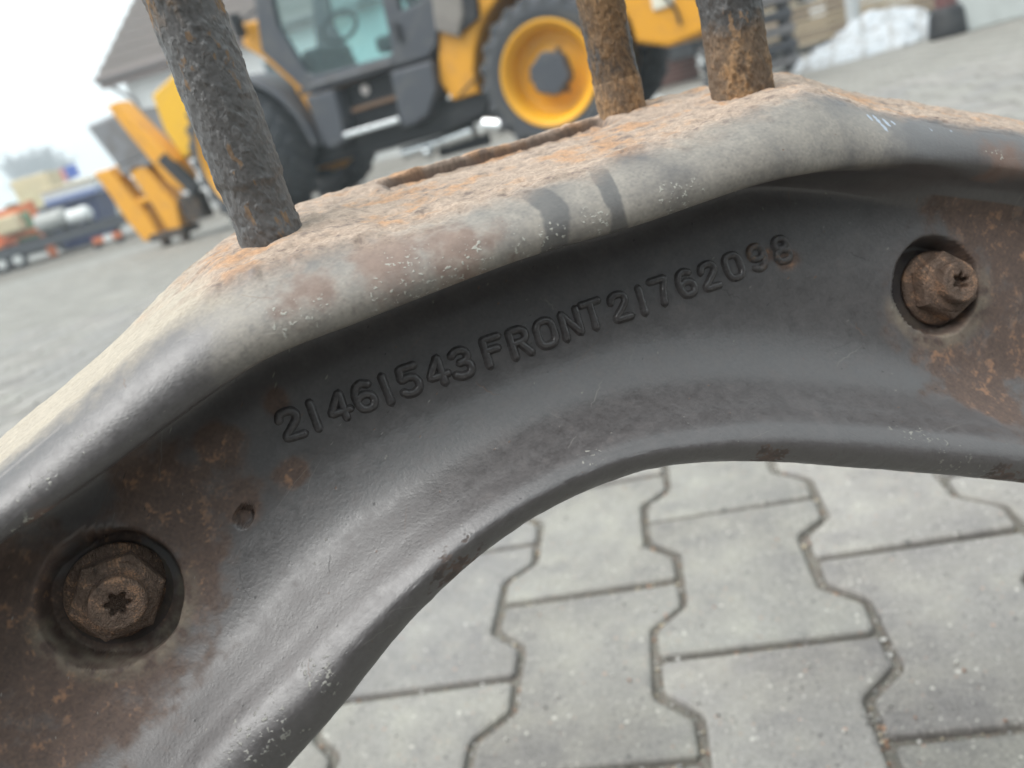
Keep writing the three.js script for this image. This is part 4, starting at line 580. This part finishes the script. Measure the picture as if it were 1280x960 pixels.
{ // orange lifting frame with a lamp box
  const p = put(38, 318, -16.6), g = tag(group('lifting_frame'), 'orange steel portal frame holding a pale box', 'frame'); g.position.copy(p); g.rotation.y = 0.1;
  for (const x of [-0.42, 0.42]) mesh('post', box(0.13, 1.15, 0.13, x, 0.575, 0, 0.01), orangeP, g);
  mesh('crossbeam', box(0.75, 0.14, 0.12, 0, 1.05, 0.0, 0.01), orangeP, g); mesh('lower_beam', box(0.72, 0.12, 0.11, 0, 0.58, 0, 0.01), orangeP, g);
  mesh('pale_box', box(0.5, 0.34, 0.3, -0.05, 0.82, 0.14, 0.05), creamP, g);
}
{ const p = put(-5, 330, -16.6), g = tag(group('boom_lift'), 'small orange boom with white tip beside the portal frame', 'machine'); g.position.copy(p); mesh('base', box(0.9, 0.35, 0.7, 0, 0.36, 0, 0.05), orangeP, g); mesh('mast', rod([0.1, 0.5, 0], [0.3, 1.5, 0], 0.09, 10, 0.06), orangeP, g); mesh('tip', box(0.22, 0.3, 0.2, 0.31, 1.55, 0, 0.04), whiteP, g); for (const x of [-0.3, 0.3]) mesh('wheel', new THREE.TorusGeometry(0.12, 0.06, 10, 24).translate(x, 0.18, 0.36), rubber, g); }
{ // dark blue skip and what stands on it
  const p = put(118, 300, -18), g = tag(group('skip'), 'dark blue waste skip with sloping ends', 'skip'); g.position.copy(p); const ht = 0.95;
  mesh('tub', plate([[-0.42, 0.02], [0.42, 0.02], [0.62, ht], [-0.62, ht]], -0.5, 0.5, 0.03), blueP, g); mesh('rim', box(1.3, 0.07, 1.08, 0, ht, 0, 0.02), blueP, g); for (const x of [-0.3, 0.0, 0.3]) mesh('rib', box(0.06, ht - 0.1, 0.05, x, ht / 2, 0.52, 0.01), blueP, g);
  const c = tag(group('crate'), 'white and blue striped crate stacked on the dark blue skip', 'crate'); c.position.copy(p).setY(ht + 0.04); mesh('body', box(1.15, 0.26, 0.8, 0.1, 0.13, 0, 0.02), whiteP, c); mesh('stripe', box(1.16, 0.09, 0.81, 0.1, 0.06, 0.003, 0.01), worn([0.2, 0.27, 0.5], [0.15, 0.2, 0.35], 0.3, 0.6), c); mesh('lid', box(1.2, 0.06, 0.86, 0.1, 0.29, 0, 0.02), creamP, c);
  const s = tag(group('sign_board'), 'small red and blue sign board above the crate', 'sign'); const sp = put(104, 260, -21); s.position.copy(sp); const top = atZ(104, 212, -21).y; mesh('post', rod([0, 0, 0], [0, top, 0], 0.04), greyRoll, s); mesh('panel', box(0.3, 0.3, 0.04, -0.18, top, 0.05, 0.01), std(lin(0.6, 0.2, 0.2), 0.6), s); mesh('panel', box(0.3, 0.3, 0.04, 0.15, top + 0.03, 0.05, 0.01), std(lin(0.08, 0.14, 0.45), 0.6), s);
}
{ const p = put(76, 290, -19), g = tag(group('hopper'), 'tall cream hopper on legs left of the blue skip', 'hopper'); g.position.copy(p); mesh('bin', plate([[-0.2, 0.75], [0.2, 0.75], [0.42, 1.15], [0.42, 1.72], [-0.42, 1.72], [-0.42, 1.15]], -0.35, 0.35, 0.03), creamP, g); for (const [x, z] of [[-.3, .25], [.3, .25], [-.3, -.25], [.3, -.25]]) mesh('leg', rod([x, 0, z], [x * 0.8, 1.1, z], 0.035), greyRoll, g); }
{ const p = put(60, 300, -18.2), g = tag(group('green_machine'), 'low green machine body behind the flatbed trailer', 'machine'); g.position.copy(p); mesh('hood', plate([[-0.9, 0.45], [0.7, 0.45], [0.75, 0.8], [0.2, 1.0], [-0.7, 1.05], [-0.95, 0.8]], -0.4, 0.4, 0.06), greenP, g); mesh('skirt', box(1.7, 0.35, 0.7, -0.05, 0.30, 0, 0.04), blackP, g); for (const x of [-0.6, 0.5]) mesh('wheel', new THREE.TorusGeometry(0.14, 0.06, 10, 24).translate(x, 0.2, 0.4), rubber, g); }
{ const p = put(138, 306, -13.8), g = tag(group('kerb_board'), 'low orange and white warning board on the ground', 'barrier'); g.position.copy(p); mesh('board', box(0.5, 0.1, 0.04, 0, 0.13, 0, 0.01), orangeP, g); mesh('stripe', box(0.16, 0.102, 0.042, 0.02, 0.13, 0.002, 0.004), whiteP, g); for (const x of [-0.2, 0.2]) mesh('foot', box(0.08, 0.08, 0.2, x, 0.04, 0, 0.01), blackP, g); }

// ------------------------------------------------------------------ right side of the yard
{ // heap of old snow
  const a = onG(1025, 88), b = onG(1168, 40), c = a.clone().lerp(b, 0.5).add(V3(0.1, 0, -0.35)), L2 = a.distanceTo(b) * 0.5, ang = Math.atan2(-(b.z - a.z), b.x - a.x), NX = 90, NZ = 60, pos = [], ix = [], uv = [];
  for (let i = 0; i <= NX; i++) for (let j = 0; j <= NZ; j++) { const u = i / NX * 2 - 1, v = j / NZ * 2 - 1, e = Math.max(0, 1 - u * u * 0.98 - v * v), n = fbm(u * 3.1, v * 2.4, 5, 5), n2 = fbm(u * 7, v * 6, 3, 4); const h = Math.max(-0.02, (0.27 + 0.09 * Math.sin(u * 4 + 0.8)) * Math.pow(e, 0.75) * (1 + 0.5 * n) + 0.06 * n2 - 0.02); pos.push(u * L2 * (1 + 0.06 * n2), h, v * 0.6 * (1 + 0.15 * n)); uv.push(u, v); if (i && j) { const s = i * (NZ + 1) + j; ix.push(s, s - NZ - 1, s - 1, s - 1, s - NZ - 1, s - NZ - 2); } }
  const g = new THREE.BufferGeometry(); g.setAttribute('position', new THREE.Float32BufferAttribute(pos, 3)); g.setAttribute('uv', new THREE.Float32BufferAttribute(uv, 2)); g.setIndex(ix); g.computeVertexNormals(); if (g.attributes.normal.getY(45 * 61 + 30) < 0) { for (let t = 0; t < ix.length; t += 3) { const q = ix[t]; ix[t] = ix[t + 1]; ix[t + 1] = q; } g.setIndex(ix); g.computeVertexNormals(); }
  const m = tag(mesh('snow_heap', g, worn([0.46, 0.49, 0.52], [0.26, 0.25, 0.235], 0.8, 0.9, 2)), 'heap of old white snow piled by the timber stacks', 'snow'); m.position.copy(c); m.rotation.y = ang;
}
{ // timber stacks: every board built
  const z = -11.5, woods = [worn([0.48, 0.38, 0.26], [0.3, 0.24, 0.17], 0.5, 0.85), worn([0.40, 0.31, 0.22], [0.26, 0.2, 0.15], 0.5, 0.85), worn([0.56, 0.47, 0.34], [0.36, 0.3, 0.22], 0.4, 0.85), worn([0.26, 0.21, 0.16], [0.18, 0.14, 0.11], 0.5, 0.85)];
  for (const [px, py, rows, cols, len, lab] of [[1000, 60, 8, 5, 1.9, 'stack of pale boards beside the grey pallet stand'], [1105, 40, 9, 5, 2.0, 'stack of brown boards behind the snow heap'], [1010, 30, 12, 5, 2.2, 'taller stack of boards at the back of the timber']]) {
    const zz = rows > 11 ? z - 2 : z, p = put(px, py, zz), g = tag(group('timber_stack'), lab, 'timber', 'timber stacks'); g.position.copy(p); g.rotation.y = -0.1;
    const bgeo = box(len, 0.055, 0.13, 0, 0, 0, 0.006);
    for (const x of [-len * 0.35, len * 0.35]) mesh('bearer', box(0.1, 0.1, 0.7, x, 0.05, 0, 0.01), woods[3], g);
    for (let r = 0; r < rows; r++) { for (let c = 0; c < cols; c++) { const m = mesh('board', bgeo, woods[Math.floor(rnd() * 3)], g); m.position.set(rr(-0.07, 0.07), 0.13 + r * 0.085, (c - 2) * 0.142); } if (r < rows - 1) for (const x of [-len * 0.3, len * 0.3]) { const m = mesh('spacer', new THREE.BoxGeometry(0.05, 0.028, 0.7), woods[3], g); m.position.set(x, 0.172 + r * 0.085, 0); } }
  }
}
{ const p = onG(985, 92), g = tag(group('pallet_stand'), 'dark grey slatted steel stand with steps beside the timber', 'stand'); g.position.copy(p).add(V3(-0.05, 0, -0.5)); g.rotation.y = -0.25; for (let k = 0; k < 5; k++) mesh('shelf', box(0.95 - k * 0.02 + (k === 4 ? 0.45 : 0), 0.09, 0.5, k === 4 ? 0.05 : -0.12, 0.1 + k * 0.15, 0, 0.01), k % 2 ? darkP : steelG, g); for (const x of [-0.5, 0.28]) for (const z of [-0.2, 0.2]) mesh('leg', box(0.06, 0.75, 0.06, x, 0.375, z, 0.008), darkP, g); mesh('end_panel', box(0.12, 0.24, 0.45, 0.52, 0.72, 0, 0.01), worn([0.35, 0.4, 0.48], [0.25, 0.28, 0.32], 0.4, 0.5), g); }
{ const z = -10.4, p = put(1068, 32, z), g = tag(group('lamp_post'), 'plain light grey post standing between the timber stacks', 'post'); g.position.copy(p); mesh('shaft', rod([0, 0.02, 0], [0, 3.6, 0], 0.085, 20, 0.07), worn([0.42, 0.44, 0.45], [0.3, 0.3, 0.3], 0.3, 0.5), g); mesh('foot_plate', box(0.3, 0.03, 0.3, 0, 0.015, 0, 0.005), steelG, g); mesh('cap', new THREE.SphereGeometry(0.08, 16, 10).translate(0, 3.6, 0), steelG, g); }
{ const p = onG(1185, 46), g = tag(group('bollard'), 'dark red bollard on a black foot at the wall end', 'bollard'); g.position.copy(p); mesh('foot', new THREE.LatheGeometry([[0, 0], [0.14, 0], [0.15, 0.03], [0.13, 0.2], [0.10, 0.24], [0, 0.24]].map((q) => new THREE.Vector2(...q)), 24), blackP, g); mesh('post', rod([0, 0.22, 0], [0, 1.0, 0], 0.085, 20), worn([0.14, 0.06, 0.06], [0.1, 0.07, 0.06], 0.5, 0.6), g); mesh('cap', new THREE.SphereGeometry(0.085, 16, 10).translate(0, 1.0, 0), blackP, g); }
{ const a = onG(1194, 44), b = onG(1330, 8), d = b.clone().sub(a), g = tag(group('concrete_wall'), 'pale concrete panel wall beside the dark bollard', 'wall'); g.position.copy(a); g.rotation.y = Math.atan2(-d.z, d.x); const pw = 0.95; for (let k = 0; k < 4; k++) mesh('panel', box(pw - 0.012, 1.9, 0.16, pw * (k + 0.5), 0.95, -0.08, 0.015), worn([0.50, 0.53, 0.52], [0.40, 0.42, 0.41], 0.5, 0.9), g); mesh('coping', box(pw * 4 + 0.1, 0.08, 0.24, pw * 2, 1.94, -0.08, 0.02), greyRoll, g); }
{ // white-topped trailer and brick pier behind the loader's tail
  const z = -12.6, p = put(925, 70, z), g = tag(group('covered_trailer'), 'dark trailer with white canopy edge behind the loader', 'trailer'); g.position.copy(p); g.rotation.y = 0.06;
  mesh('body', box(1.9, 0.5, 1.0, 0, 0.6, 0, 0.04), blackP, g); mesh('canopy', box(2.3, 0.2, 1.3, 0, 0.98, 0.05, 0.06), whiteP, g); mesh('fender', plate([[-0.4, 0.3], [-0.25, 0.5], [0.25, 0.5], [0.4, 0.3], [0.33, 0.3], [0.2, 0.44], [-0.2, 0.44], [-0.33, 0.3]], 0.45, 0.62, 0.01), darkP, g); for (const x of [-0.22, 0.22]) mesh('wheel', new THREE.TorusGeometry(0.14, 0.06, 10, 24).translate(x, 0.2, 0.5), rubber, g);
  const q = put(848, 110, -13.5), pier = tag(group('brick_pier'), 'red brown brick pier behind the white post', 'pier'); pier.position.copy(q); const br = [worn([0.20, 0.10, 0.085], [0.14, 0.08, 0.07], 0.5, 0.9), worn([0.24, 0.12, 0.10], [0.15, 0.09, 0.08], 0.5, 0.9)], bgeo = box(0.235, 0.062, 0.11, 0, 0, 0, 0.006);
  mesh('mortar', box(0.72, 1.18, 0.24, 0, 0.59, -0.03, 0.01), worn([0.3, 0.28, 0.25], [0.2, 0.19, 0.18], 0.4, 0.95), pier); for (let r = 0; r < 16; r++) for (let c = 0; c < 3; c++) { const m = mesh('brick', bgeo, br[(r + c + Math.floor(rnd() * 2)) % 2], pier); m.position.set((c - 1) * 0.245 + (r % 2 ? 0.02 : -0.02), 0.045 + r * 0.0735, 0.046); }
  const w = put(816, 128, -10.2), post = tag(group('white_post'), 'slim white post just past the tail of the loader', 'post'); post.position.copy(w); mesh('shaft', rod([0, 0.02, 0], [0, 1.15, 0], 0.075, 18, 0.06), whiteP, post); mesh('flange', new THREE.CylinderGeometry(0.13, 0.14, 0.03, 20).translate(0, 0.015, 0), whiteP, post); mesh('cap', new THREE.CylinderGeometry(0.03, 0.065, 0.05, 18).translate(0, 1.17, 0), whiteP, post);
}
scene.fog = new THREE.FogExp2(0xe6f1f6, 0.006);
renderer.render(scene, camera);
